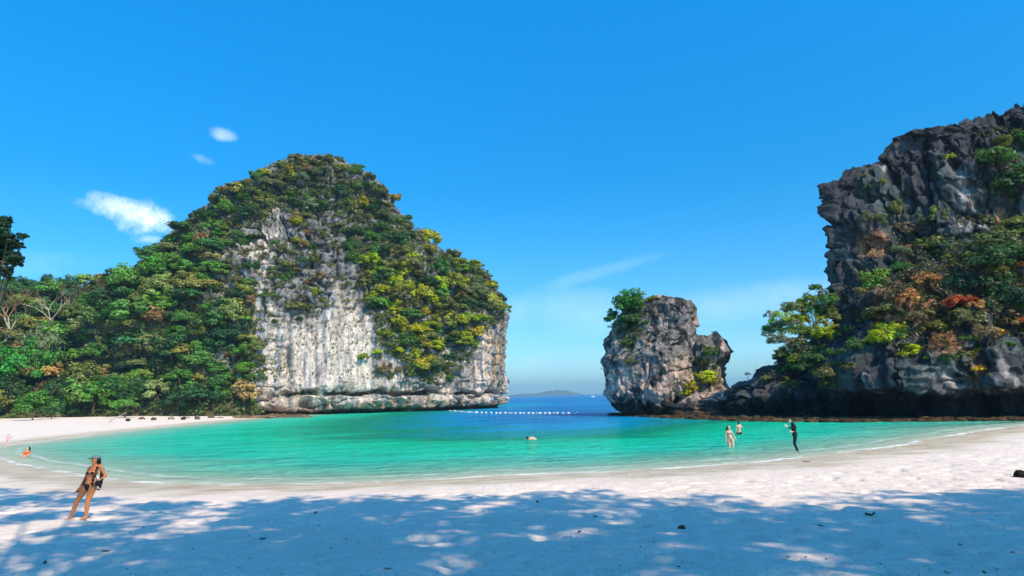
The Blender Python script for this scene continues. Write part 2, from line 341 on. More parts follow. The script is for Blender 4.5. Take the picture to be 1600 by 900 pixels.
# ---------------------------------------------------------------- rock masses
def loft(edL, edR, bF, bB, rows, nf, nb, seed, zbot=-3., e=.75, disp=(2.2, 1.0, .35), prof=None, zlow=None, top_amp=0.0, damp=None, crack=1.):
    """Closed rock body: at each height a rounded plan between a left and a right edge, bulging to the front (bF) and back (bB)."""
    PL = atY([p[0] for p in edL], [p[1] for p in edL], [p[2] for p in edL]); PR = atY([p[0] for p in edR], [p[1] for p in edR], [p[2] for p in edR])
    ztop = min(PL[:, 2].max(), PR[:, 2].max())
    def interp(P, z):
        o = np.argsort(P[:, 2]); zz = P[o, 2]+np.arange(len(P))*1e-5; return np.interp(z, zz, P[o, 0]), np.interp(z, zz, P[o, 1])
    t = np.linspace(0, 1, rows)
    if zlow: n1 = rows//4; zs = np.concatenate([np.linspace(zbot, zlow, n1, endpoint=False), zlow+(ztop-zlow)*(1-(1-np.linspace(0, 1, rows-n1))**1.35)])
    else: zs = zbot+(ztop-zbot)*(1-(1-t)**1.3)
    xl, yl = interp(PL, zs); xr, yr = interp(PR, zs)
    th = np.concatenate([np.pi+np.linspace(0, np.pi, nf, endpoint=False), np.linspace(0, np.pi, nb, endpoint=False)])
    ct, sn = np.cos(th), np.sin(th); cs = np.sign(ct)*np.abs(ct)**e; ss = np.sign(sn)*np.abs(sn)**e
    # even spacing along x on the front
    w = (1+cs)/2
    f = bF(zs)[:, None] if callable(bF) else np.interp(zs, [p[0] for p in bF], [p[1] for p in bF])[:, None]
    b = bB(zs)[:, None] if callable(bB) else np.interp(zs, [p[0] for p in bB], [p[1] for p in bB])[:, None]
    cap = np.sqrt(np.clip((ztop-zs)/max(2., .10*(ztop)), 0, 1))[:, None]
    bul = np.where(ss < 0, f, b)*cap*np.abs(ss)
    dx = (xr-xl)[:, None]; dy = (yr-yl)[:, None]; L = np.hypot(dx, dy)+1e-6
    nx, ny = dy/L, -dx/L                                    # towards the camera
    sg = np.where(ss < 0, 1, -1)
    X = xl[:, None]+dx*w+nx*bul*sg; Y = yl[:, None]+dy*w+ny*bul*sg; Z = np.broadcast_to(zs[:, None], X.shape).copy()
    yl_ = yl[:, None]+dy*w; X = np.where(sg < 0, X*(1+1.08*np.maximum(Y-yl_, 0)/yl_), X)      # the back widens with distance, so the front edges stay the outline
    # outward horizontal direction
    ox = (dx/L)*cs + nx*np.abs(ss)*sg; oy = (dy/L)*cs + ny*np.abs(ss)*sg; ol = np.hypot(ox, oy)+1e-6; ox, oy = ox/ol, oy/ol
    D = disp[0]*fbm(X/14, Y/14, Z/26, 3, seed) + disp[1]*1.6*fbm(X/4.5, Y/4.5, Z/9, 3, seed+9) + disp[1]*.7*ridged(X/3.2, Y/3.2, Z/12, 2, seed+17) + disp[2]*1.5*fbm(X/1.3, Y/1.3, Z/1.8, 3, seed+29) + disp[2]*ridged(X/1.6, Y/1.6, Z/1.2, 2, seed+41)
    cr = pnoise(X/6.5, Y/6.5, Z/38, seed+81)+.18*pnoise(X/2, Y/2, Z/3, seed+82); D -= crack*disp[1]*1.5*np.exp(-(cr/.045)**2)+crack*disp[1]*.9*np.exp(-((pnoise(X/3, Y/3, Z/16, seed+83)+.2*pnoise(X, Y, Z, seed+84))/.05)**2)
    be = pnoise(X/18, Y/18, Z/4.5, seed+85)+.15*pnoise(X/2, Y/2, Z/2, seed+86); D -= crack*disp[1]*.9*np.exp(-(be/.05)**2)
    pit = pnoise(X/2.2, Y/2.2, Z/2.6, seed+87); D -= disp[2]*2.2*sstep(.25, .5, pit)
    # small ledges
    D += disp[2]*1.2*pnoise(X/9, Y/9, Z/1.5, seed+51)
    D = D-D.mean()
    if damp is not None: D = D*damp(X, Y, Z)
    if prof is not None: D = D + prof(X, Y, Z)
    fade = np.clip((ztop-Z)/1.5, .15, 1)
    X = X+ox*D*fade; Y = Y+oy*D*fade
    Z = Z + disp[2]*1.3*fbm(X/1.8, Y/1.8, Z/1.8, 3, seed+61)
    if top_amp: Z = Z + top_amp*sstep(.5, 1, (Z-zbot)/(ztop-zbot))*(ridged(X/2.6, Y/2.6, Z/5, 3, seed+71)-.3)
    V = np.stack([X.ravel(), Y.ravel(), Z.ravel()], -1); F = grid_faces(rows, nf+nb, True)
    base = len(V); V = np.vstack([V, [V[-(nf+nb):].mean(0)], [V[:nf+nb].mean(0)]])
    F = np.vstack([F, [[base-(nf+nb)+j, base-(nf+nb)+(j+1) % (nf+nb), base, base] for j in range(0)] or np.zeros((0, 4), int)]).astype(int)
    return V, F, (rows, nf+nb)
def close_top(V, F, sh):
    r, n = sh; top = (r-1)*n; V[top:top+n] = V[top:top+n]*.15 + V[-2]*.85
    j = np.arange(0, n//2-1); a = top+j; b = top+j+1; c = top+n-2-j; d = top+n-1-j
    return V[:-2], np.vstack([F, np.stack([a, b, c, d], -1)])
def join(parts):
    VV, FF, k = [], [], 0
    for V, F in parts: VV.append(V); FF.append(F+k); k += len(V)
    return np.vstack(VV), np.vstack(FF)
def blob(u, v, cu, cv, ru, rv): return np.exp(-(((u-cu)/ru)**2+((v-cv)/rv)**2))
def lerp3(a, b, f): return a*(1-f[:, None])+np.array(b)*f[:, None]

# main limestone hill
eL = [(487, 244, 186), (462, 247, 186), (425, 264, 184), (372, 296, 180), (335, 320, 178), (275, 362, 175), (235, 415, 174), (185, 450, 176), (130, 520, 178), (90, 600, 180), (80, 660, 180)]
eR = [(487, 244, 186), (515, 247, 187), (550, 260, 189), (582, 286, 190), (605, 312, 192), (632, 355, 195), (665, 380, 197), (700, 402, 198), (735, 425, 199), (759, 442, 200), (777, 470, 200), (784, 505, 200), (786, 560, 200), (781, 600, 200), (783, 638, 200), (783, 660, 200)]
def prof_main(X, Y, Z):
    u, v, _ = proj(np.stack([X, Y, Z], -1)); n = pnoise(X/6, Y/6, 3.3, 91); n2 = pnoise(X/2.4, Y/2.4, Z/3, 92)
    side = sstep(425, 465, u)
    zc = 4.7-.9*sstep(560, 790, u)+1.1*n; wid = .5+.75*n2+.25*pnoise(X/1.3, Y/1.3, Z, 97)
    notch = -4.2*np.exp(-((Z-zc)/np.maximum(wid, .3))**4)*side*sstep(-.35, .0, pnoise(X/7, Y/7, 9, 93)+.10)
    shelf = (.7+2.6*pnoise(X/6, Y/6, Z/5, 98)+1.3*pnoise(X/1.8, Y/1.8, Z/2, 99))*np.exp(-((Z-2.2)/1.8)**2)
    foot = -3.4*sstep(1.3, .4, Z+.8*n)
    lip = .9*np.exp(-((Z-7.2)/2.)**2)
    flute = .55*ridged(X/2.9+Y/2.9, X*0, Z/26, 3, 95)*blob(u, v, 510, 560, 110, 90)
    cave = -2.2*blob(u, v, 445, 560, 8, 26) - 2.6*blob(u, v, 372, 545, 10, 35)
    return (notch+shelf+foot+lip+cave)*(v > 300)+flute
def damp_main(X, Y, Z):
    u, v, _ = proj(np.stack([X, Y, Z], -1)); return .9-.74*np.clip(1.2*blob(u, v, 505, 560, 95, 75)+.8*blob(u, v, 600, 570, 60, 60)+.5*blob(u, v, 760, 560, 40, 70), 0, 1)
V, F, sh = loft(eL, eR, [(-3, 34), (6, 34), (14, 32), (30, 26), (45, 17), (60, 10)], [(0, 45), (60, 20)], 330, 760, 70, 100, zlow=8., e=.8, disp=(4.6, 1.5, .5), damp=damp_main, prof=prof_main)
V1, F1 = close_top(V, F, sh)
def tone_main(V):
    x, y, z = V.T; u, v, _ = proj(V)
    c = np.tile(np.array([.27, .265, .27]), (len(V), 1)); L = x*.8+y*.25
    st = fbm(L*.24, L*0, z*.018, 4, 201, .6); st2 = fbm(L*1.2, L*0, z*.03, 3, 211, .6); pat = fbm(x*.10, y*.10, z*.10, 4, 221)
    pale_m = np.clip(1.15*blob(u, v, 500, 560, 150, 95)+.9*blob(u, v, 370, 395, 26, 34)+.55*blob(u, v, 430, 360, 26, 60)+.7*blob(u, v, 750, 570, 70, 75)+.45*blob(u, v, 410, 480, 22, 60)+.8*blob(u, v, 600, 625, 220, 24)+.3, 0, 1.15)
    pale = sstep(-.14, .2, st*1.15+st2*.3+pat*.55+(pale_m-.88)*.85)
    c = lerp3(c, (.84, .71, .63), pale)
    bl = sstep(.02, .2, fbm(L*.55, L*0, z*.02, 4, 231, .6))*sstep(.25, .8, pale_m); c = lerp3(c, (.30, .33, .39), bl*.9)
    dark = sstep(.14, .5, fbm(x*.3, y*.3, z*.10, 4, 241, .6)+.18*(1-pale_m)); c = lerp3(c, (.085, .083, .09), dark*.8)
    org = blob(u, v, 775, 560, 26, 65)*sstep(-.2, .25, pnoise(x*.5, y*.5, z*.12, 251)); c = lerp3(c, (.66, .43, .22), org*.75)
    brown = sstep(.05, .35, fbm(x*.25, y*.25, z*.3, 3, 261))*sstep(600, 620, v)*.6; c = lerp3(c, (.40, .26, .17), brown)
    c = lerp3(c, (.36, .22, .14), .6*sstep(2.9, 1.6, z+1.2*pnoise(x*.3, y*.3, z*.5, 275))); tide = sstep(1.4, .6, z+.5*pnoise(x*.4, y*.4, 0, 271)); c = lerp3(c, (.07, .05, .035), tide*.9)
    yel = sstep(.2, .45, fbm(x*.35, y*.35, z*.12, 3, 281))*sstep(350, 470, v)*.35; c = lerp3(c, (.50, .42, .24), yel); wide = sstep(.05, .25, fbm(L*.11+3, L*0, z*.012, 3, 285))*sstep(.3, .8, pale_m); c = lerp3(c, (.42, .36, .31), wide*.5)
    c = lerp3(c, (.09, .10, .05), sstep(345, 300, u)*.9)
    return np.clip(c, .01, 1)
me = mesh_np('limestone_cliff', V1, F1, ROCK); add_attr(me, 'tone', tone_main(V1))
CLIFF = ob('limestone_cliff', me, kind='structure', label='tall domed limestone island cliff with a pale streaked face and wooded flanks')

# wooded hillside left of it
hb = [(-700, 690, 120), (-350, 676, 128), (-100, 668, 136), (0, 664, 140), (100, 659, 146), (200, 656, 150), (300, 652, 150), (365, 650, 150), (430, 648, 158)]
hk = [(-700, 395), (-350, 430), (-100, 448), (0, 455), (100, 450), (150, 443), (200, 436), (250, 420), (300, 400), (365, 390), (430, 400)]
def build_hill():
    ns, ntt = 260, 150; uu = np.linspace(-700, 430, ns)
    vb = np.interp(uu, [p[0] for p in hb], [p[1] for p in hb]); Yb = np.interp(uu, [p[0] for p in hb], [p[2] for p in hb])
    vk = np.interp(uu, [p[0] for p in hk], [p[1] for p in hk]); B = atY(uu, vb, Yb); K = atY(uu, vk, Yb+48)
    B[:, 2] = np.minimum(B[:, 2], .4)-.8
    t = np.linspace(0, 1.9, ntt)[:, None]
    X = B[:, 0]+(K[:, 0]-B[:, 0])*t; Y = B[:, 1]+(K[:, 1]-B[:, 1])*t
    h = np.where(t < 1, 1-(1-np.clip(t, 0, 1))**1.5, 1-.55*(t-1)**1.6); Z = B[:, 2]+(K[:, 2]-B[:, 2])*h
    Z = Z + 5.*fbm(X/14, Y/14, 0, 4, 301)*np.minimum(t*3, 1)*np.minimum(1, 1) + .5*fbm(X/2.5, Y/2.5, 0, 3, 311)
    V = np.stack([X.ravel(), Y.ravel(), Z.ravel()], -1); return V, grid_faces(ntt, ns)
Vh, Fh = build_hill()
mh = M('forest_soil'); o_ = mh.obj()
SOIL = mh.done(mh.bsdf(mh.mix(mh.range(mh.noise(o_, .5, 6, .7), .35, .65), (.06, .075, .03), (.20, .15, .08)), .95, mh.bump(mh.noise(o_, 1.6, 6, .7), 1., .8), .1))
HILL = ob('hillside_terrain', mesh_np('hillside', Vh, Fh, SOIL), kind='structure')

# rock stack in the bay mouth (two pillars and their foot)
def foot_prof(a, z1, seed):
    def f(X, Y, Z): return -a*sstep(z1, z1*.35, Z+.5*pnoise(X/2, Y/2, 0, seed))+.5*a*np.exp(-((Z-z1*1.6)/1.)**2)
    return f
sL = [(1040, 466, 96), (1014, 474, 97), (992, 486, 98), (972, 498, 99), (958, 516, 100), (957, 545, 100), (966, 580, 100), (976, 605, 100), (986, 630, 100), (988, 650, 100)]
sR = [(1036, 468, 96), (1060, 470, 95), (1073, 475, 94), (1075, 492, 94), (1081, 510, 94), (1083, 540, 93), (1088, 580, 92), (1092, 650, 92)]
V, F, sh = loft(sL, sR, [(-2, 6.5), (3, 7.5), (8, 7), (14, 3.5)], [(0, 8), (14, 4)], 190, 330, 60, 130, e=.7, disp=(.9, .7, .38), crack=.5, prof=foot_prof(.9, 1.6, 5), top_amp=1.2, zbot=-2)
A = close_top(V, F, sh)
pL = [(1108, 525, 93), (1092, 530, 93), (1084, 540, 93), (1080, 600, 93), (1078, 655, 93)]
pR = [(1108, 525, 93), (1124, 527, 92), (1135, 540, 92), (1138, 553, 92), (1128, 570, 92), (1126, 590, 92), (1134, 606, 92), (1140, 622, 92), (1150, 655, 92)]
V, F, sh = loft(pL, pR, [(-2, 3.5), (8, 3)], [(0, 4), (9, 3)], 120, 170, 40, 140, e=.7, disp=(.6, .6, .26), top_amp=.8, zbot=-2)
B = close_top(V, F, sh)
kL = [(1100, 612, 89), (1070, 622, 90), (1050, 640, 90), (1040, 655, 90)]
kR = [(1100, 612, 89), (1130, 612, 87), (1155, 616, 86), (1175, 640, 85), (1185, 656, 84)]
V, F, sh = loft(kL, kR, [(-1, 4), (2, 2.5)], [(0, 5)], 60, 170, 40, 150, e=.8, disp=(.5, .5, .25), top_amp=.7, zbot=-1)
K_ = close_top(V, F, sh)
qL = [(953, 638, 100), (950, 645, 100), (949, 652, 100)]; qR = [(953, 638, 100), (962, 640, 98), (972, 652, 97)]
Vs, Fs = join([A, B, K_])
def tone_stack(V):
    x, y, z = V.T; u, v, _ = proj(V); n = len(V); c = np.tile(np.array([.28, .26, .25]), (n, 1))
    a = fbm(x*.45, y*.45, z*.22, 4, 401, .6); b = fbm(x*.9, y*.9, z*.15, 4, 411, .6); g = fbm(x*.18, y*.18, z*.2, 3, 421)
    pale = sstep(-.10, .28, a+.5*b+.40*sstep(8.5, 5.5, z+2*g)-.12)
    c = lerp3(c, (.72, .53, .45), pale*.9)
    c = lerp3(c, (.42, .40, .43), sstep(.05, .3, b)*sstep(5, 8, z)*.7)
    c = lerp3(c, (.055, .055, .06), sstep(.02, .34, fbm(x*.6, y*.6, z*.35, 4, 431, .65)+.14*sstep(8, 12, z)+.5*sstep(2.6, 1.2, z)))
    c = lerp3(c, (.10, .065, .035), sstep(1.2, .5, z)); return np.clip(c, .01, 1)
me = mesh_np('rock_stack', Vs, Fs, ROCK); add_attr(me, 'tone', tone_stack(Vs))
STACK = ob('rock_stack', me, label='pink and grey twin-topped limestone stack standing in the sea in the bay mouth', category='sea stack')

# right-hand cliff: back block, front slope, foothill
cL = [(1800, 150, 84), (1600, 180, 82), (1585, 182, 82), (1560, 192, 81), (1535, 196, 81), (1500, 207, 80), (1478, 214, 80), (1450, 226, 80), (1410, 224, 80), (1392, 226, 80), (1388, 236, 80), (1382, 252, 80), (1350, 264, 80), (1322, 274, 80), (1306, 290, 80), (1307, 320, 80), (1308, 380, 80), (1306, 450, 80), (1306, 520, 80), (1306, 600, 80), (1306, 665, 80)]
cR = [(1800, 150, 84), (2000, 170, 80), (2300, 300, 74), (2400, 690, 70)]
def prof_r(X, Y, Z):
    u, v, _ = proj(np.stack([X, Y, Z], -1))
    butt = 1.6*blob(u, v, 1510, 300, 50, 90)-1.8*blob(u, v, 1425, 320, 40, 60)-1.5*blob(u, v, 1330, 300, 20, 70)+1.3*blob(u, v, 1300, 330, 22, 120)+1.0*blob(u, v, 1480, 390, 50, 30)
    return butt
V, F, sh = loft(cL, cR, [(-3, 5), (10, 5), (22, 3), (34, 1.5)], [(0, 26), (34, 18)], 300, 620, 60, 200, e=.62, disp=(2.4, 1.2, .62), crack=.85, prof=prof_r, top_amp=2.8)
A = close_top(V, F, sh)
mL = [(1800, 330, 72), (1600, 372, 70), (1560, 385, 70), (1500, 400, 69), (1440, 425, 69), (1400, 440, 69), (1360, 460, 70), (1335, 485, 71), (1320, 520, 72), (1312, 570, 73), (1310, 620, 73), (1310, 670, 73)]
mR = [(1800, 330, 72), (2000, 350, 68), (2200, 450, 62), (2350, 700, 56)]
def prof_m(X, Y, Z):
    n = pnoise(X/5, Y/5, 1, 511)
    return -4.6*sstep(2.9+.8*n, 1.9+.8*n, Z)+1.8*np.exp(-((Z-5)/1.8)**2)
V, F, sh = loft(mL, mR, [(-3, 11), (3, 11), (8, 9), (13, 5), (19, 1.5)], [(0, 10), (19, 10)], 240, 700, 50, 220, e=.55, disp=(2.4, 1.1, .6), crack=.8, prof=prof_m, top_amp=1.6)
B = close_top(V, F, sh)
fL = [(1310, 500, 80), (1285, 525, 81), (1262, 548, 81), (1232, 562, 82), (1205, 576, 83), (1190, 588, 84), (1172, 600, 84), (1160, 612, 84), (1148, 630, 85), (1140, 658, 85)]
fR = [(1310, 500, 80), (1420, 510, 76), (1440, 660, 74)]
V, F, sh = loft(fL, fR, [(-2, 7), (2, 6), (8, 2)], [(0, 10)], 150, 420, 40, 240, e=.7, disp=(1.3, 1.2, .5), prof=foot_prof(1.3, 1.4, 9), top_amp=1.5, zbot=-2)
D_ = close_top(V, F, sh)
Vr, Fr = join([A, B, D_])
def tone_right(V):
    x, y, z = V.T; u, v, _ = proj(V); n = len(V); c = np.tile(np.array([.080, .085, .098]), (n, 1))  # weathered dark grey, with the cliff's shade put into the base colour
    a = fbm(x*.35, y*.35, z*.12, 4, 501, .6); b = fbm(x*.9, y*.9, z*.25, 4, 511, .6); g = fbm(x*.15, y*.15, z*.15, 3, 521)
    pm = np.clip(.9*blob(u, v, 1505, 310, 45, 80)+.5*blob(u, v, 1480, 395, 40, 30)+.7*blob(u, v, 1560, 600, 70, 45)+.5*blob(u, v, 1500, 590, 30, 40)+.35*blob(u, v, 1330, 400, 40, 120)+.4*blob(u, v, 1380, 590, 60, 40)+.35*blob(u, v, 1210, 620, 60, 30), 0, 1)
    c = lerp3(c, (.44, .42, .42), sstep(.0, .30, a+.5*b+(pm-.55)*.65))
    c = lerp3(c, (.14, .19, .19), sstep(.1, .3, pnoise(x*.3, y*.3, z*.1, 541))*.5)
    om = np.clip(blob(u, v, 1362, 382, 26, 20)+blob(u, v, 1564, 350, 12, 26)+.9*blob(u, v, 1420, 470, 60, 34)+.8*blob(u, v, 1480, 535, 40, 22)+.8*blob(u, v, 1450, 440, 34, 16)+.6*blob(u, v, 1530, 575, 26, 22), 0, 1)
    c = lerp3(c, (.50, .25, .13), sstep(.15, .45, om+.6*b-.1)*.85)
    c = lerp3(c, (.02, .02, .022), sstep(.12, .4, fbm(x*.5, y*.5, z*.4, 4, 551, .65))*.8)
    c = lerp3(c, (.02, .017, .014), sstep(2.6, 1.6, z+.5*g)*.8); return np.clip(c, .008, 1)  # near black low down: shade of the undercut painted into the rock
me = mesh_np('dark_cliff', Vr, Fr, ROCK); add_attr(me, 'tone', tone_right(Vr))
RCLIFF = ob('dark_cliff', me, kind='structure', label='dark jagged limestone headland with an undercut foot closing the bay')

# low reef of loose rock at the foot of the cliffs
def rock_mesh(name, seed, col, n=3, sq=(1, 1, .7), rough=.32):
    import bmesh
    bm = bmesh.new(); bmesh.ops.create_icosphere(bm, subdivisions=n, radius=1)
    P = np.array([v.co[:] for v in bm.verts]); F = np.array([[v.index for v in f.verts] for f in bm.faces]); bm.free()
    r = 1+rough*fbm(P[:, 0]*1.1+seed, P[:, 1]*1.1, P[:, 2]*1.1, 3, seed)*1.6
    for k in range(5):                                           # broken faces
        a = np.random.default_rng(seed*10+k).normal(size=3); a /= np.linalg.norm(a); d = P@a; r = np.where(d*r > .72, .72/np.maximum(d, .3), r)
    P = P*r[:, None]*np.array(sq); me = mesh_np(name, P, F, ROCK, False)
    t = np.tile(np.array(col), (len(P), 1))*(1+.5*fbm(P[:, 0]*2, P[:, 1]*2, P[:, 2]*2, 3, seed+5))[:, None]; add_attr(me, 'tone', np.clip(t, .01, 1)); return me
def reef(name, pts, n, seed, col, smin, smax, label=None):
    rr = np.random.default_rng(seed); us = [p[0] for p in pts]; VV = []; FF = []; k = 0; T = []
    protos = [rock_mesh('rock', seed+i, col, 2) for i in range(4)]; dat = []
    for p in protos:
        v = np.empty(len(p.vertices)*3, np.float32); p.vertices.foreach_get('co', v); f = np.array([q.vertices[:] for q in p.polygons]); dat.append((v.reshape(-1, 3), f)); bpy.data.meshes.remove(p)
    for i in range(n):
        u = rr.uniform(us[0], us[-1]); vc = np.interp(u, us, [p[1] for p in pts]); hv = np.interp(u, us, [p[2] for p in pts])
        g = atZ(u, vc+rr.uniform(-1, 1)*hv, 0)[0]; s = rr.uniform(smin, smax)*(rr.random()**.6+.3); P, Fq = dat[i % 4]; a = rr.uniform(0, 6.28)
        Q = P*s*np.array([1, 1, rr.uniform(.35, .7)]); Q = np.stack([Q[:, 0]*math.cos(a)-Q[:, 1]*math.sin(a), Q[:, 0]*math.sin(a)+Q[:, 1]*math.cos(a), Q[:, 2]], -1)+g+[0, 0, s*rr.uniform(-.1, .15)]
        VV.append(Q); FF.append(Fq+k); k += len(Q); cc = np.array(col)*rr.uniform(.5, 1.9)*np.array([1, rr.uniform(.85, 1.05), rr.uniform(.6, 1.05)]); T.append(np.tile(cc, (len(Q), 1)))
    me = mesh_np(name, np.vstack(VV), np.vstack(FF), ROCK, False); add_attr(me, 'tone', np.clip(np.vstack(T), .01, 1)); return ob(name, me, kind='stuff')
reef('reef_rubble', [(955, 648, 1.2), (1050, 652, 2.), (1150, 655, 3.), (1230, 656, 3.5), (1330, 657, 3.2), (1450, 656, 2.8), (1560, 655, 2.5), (1700, 655, 3)], 2600, 61, (.085, .062, .035), .12, .55)
reef('foot_rubble', [(150, 657, 1.5), (250, 655, 2.5), (330, 653, 2.5), (400, 652, 1.5), (480, 651, 1.)], 260, 71, (.22, .15, .10), .4, 1.3)

# distant island
def far_isle():
    pts = [(770, 0), (800, 3), (818, 4.5), (835, 4.2), (850, 7.5), (866, 9.5), (880, 7), (896, 3.0), (906, 0)]
    uu = np.linspace(770, 906, 90); hh = np.interp(uu, [p[0] for p in pts], [p[1] for p in pts])*4.3 + 2*fbm(uu/9, uu*0, 0, 3, 7)*(hh_ := 1)
    ctr = atZ(uu, np.full(90, 619.), 0); x = (uu-800)/FPX*5400; t = np.linspace(-1, 1, 21)[:, None]
    X = np.broadcast_to(x, (21, 90)); Y = 5400+t*450*np.ones(90)[None]; Z = np.maximum(hh, 0)*(1-t**2)+18*fbm(X/120, Y/120, 0, 3, 9)*(1-t**2)*np.minimum(np.maximum(hh, 0)/20, 1)-1
    me = mesh_np('distant_island', np.stack([X.ravel(), Y.ravel(), Z.ravel()], -1), grid_faces(21, 90), SOIL)
    return ob('distant_island_hills', me, kind='structure')
far_isle()
print('terrain built')
# ---------------------------------------------------------------- foliage meshes (unit size, scaled per plant)
def leaf_quads(P, N, s, rr, asp=1.5):
    n = len(P); N = N/np.linalg.norm(N, axis=1, keepdims=True); T = np.cross(N, rr.normal(size=(n, 3))); T /= np.linalg.norm(T, axis=1, keepdims=True); B = np.cross(N, T)
    s = s[:, None]; a = T*s*asp*.6; b = B*s*.6/asp*1.2
    V = np.stack([P-a, P-b+N*s*.12, P+a, P+b+N*s*.12], 1).reshape(-1, 3); return V, np.arange(4*n).reshape(-1, 4)
def crown_data(seed, clumps, per, leaf, R=(1, 1, .78), cr=.34, low=-.45, hollow=.5):
    rr = np.random.default_rng(seed); d = rr.normal(size=(clumps*3, 3)); d /= np.linalg.norm(d, axis=1, keepdims=True); d = d[d[:, 2] > low][:clumps]; k = len(d)
    c = d*rr.uniform(hollow, .92, (k, 1))*np.array(R)*(1+.16*rr.normal(size=(k, 1)))
    i = np.repeat(np.arange(k), per); q = rr.normal(size=(len(i), 3)); q /= np.linalg.norm(q, axis=1, keepdims=True); q[:, 2] = np.abs(q[:, 2])*np.sign(q[:, 2]+.35)
    sz = cr*rr.uniform(.6, 1.25, k); P = c[i]+q*(sz[i]*rr.uniform(.45, 1.05, len(i)))[:, None]*np.array([1, 1, .7])
    N = q*.9+d[i]*.4+np.array([0, 0, .5])+rr.normal(size=(len(i), 3))*.45
    V, F = leaf_quads(P, N, leaf*rr.uniform(.6, 1.3, len(i)), rr)
    sh = np.clip(.5+.22*rr.normal(size=k)[i]+.16*rr.normal(size=len(i)), 0, 1); return V, F, sh
def crown_mesh(name, *a, **k):
    V, F, sh = crown_data(*a, **k); me = mesh_np(name, V, F, LEAF, False); add_attr(me, 'shade', sh, 'FACE'); return me
def tubes(segs, sides=5):
    VV, FF, k = [], [], 0; an = np.arange(sides)*2*np.pi/sides
    for p, q, r0, r1 in segs:
        p, q = np.array(p, float), np.array(q, float); d = q-p; L = np.linalg.norm(d)
        if L < 1e-6: continue
        d /= L; a = np.cross(d, [0, 0, 1] if abs(d[2]) < .9 else [1, 0, 0]); a /= np.linalg.norm(a); b = np.cross(d, a)
        ring = np.cos(an)[:, None]*a+np.sin(an)[:, None]*b
        VV += [p+ring*r0, q+ring*r1]; FF.append(grid_faces(2, sides, True)+k); k += 2*sides
    return np.vstack(VV), np.vstack(FF)
def branches(seed, p, d, L, r, depth, spread=.6, up=.15, wig=.25, kids=(2, 3), shrink=.68, nseg=3):
    rr = random.Random(seed); out = []
    def go(p, d, L, r, k):
        q = p
        for i in range(nseg):
            d2 = (d+Vector((rr.gauss(0, wig), rr.gauss(0, wig), rr.gauss(0, wig)+up))*.5).normalized(); e = q+d2*(L/nseg); r2 = r*(1-.28/nseg*1.0)
            out.append((q, e, r, r2)); q, d, r = e, d2, r2
        if k == 0: return
        n = rr.randint(*kids)
        for j in range(n):
            a = rr.uniform(0, 6.283); o = d.orthogonal().normalized(); o = Matrix.Rotation(a, 3, d) @ o
            go(q, (d*(1-spread*.5)+o*rr.uniform(.5, 1)*spread+Vector((0, 0, up))).normalized(), L*shrink*rr.uniform(.75, 1.15), r*.68, k-1)
    go(Vector(p), Vector(d).normalized(), L, r, depth); return out
def trunk_mesh(name, seed, mat=None):                     # height 1, limbs reaching into the crown
    s = branches(seed, (0, 0, -.15), (random.Random(seed).uniform(-.25, .25), 0, 1), .75, .045, 2, .9, .12, .3, (2, 3), .55)
    V, F = tubes(s); return mesh_np(name, V, F, mat or BARK)
CROWNS = [crown_mesh('crown', 100+i, 34, 74, .098, R=(1, 1, rz), cr=cr, low=lo) for i, (rz, cr, lo) in enumerate([(.8, .34, -.4), (.7, .30, -.3), (.62, .36, -.2), (.9, .30, -.5), (.55, .28, -.15), (.75, .26, -.4)])]
OPEN_ = [crown_mesh('crown', 140+i, 20, 44, .088, R=(1, 1, .6), cr=.26, low=-.3, hollow=.6) for i in range(3)]
FINE = [crown_mesh('crown', 160+i, 60, 70, .065, R=(1, 1, .72), cr=.24, low=-.5, hollow=.55) for i in range(3)]
TRUNKS = [trunk_mesh('trunk', 30+i) for i in range(4)]
TONE = {'dark green': (.030, .075, .024), 'deep green': (.020, .050, .022), 'mid green': (.065, .135, .030), 'bright green': (.055, .17, .035), 'fresh green': (.13, .22, .045), 'yellow-green': (.27, .30, .035), 'mustard': (.28, .25, .045),
        'olive': (.13, .14, .045), 'grey-green': (.12, .15, .085), 'brownish': (.17, .115, .06), 'rusty': (.36, .17, .075), 'golden': (.55, .34, .08), 'red-leaved': (.36, .075, .045)}
bpy.context.view_layer.update(); DG = bpy.context.evaluated_depsgraph_get()
def cast(u, v):
    d = Vector(dirs(u, v)[0]).normalized(); hit, loc, nor, _, o, _ = S.ray_cast(DG, EYE, d)
    return (loc, nor, o) if hit else (None, None, None)
PLANTS = []                                               # (object, u, v, base label)
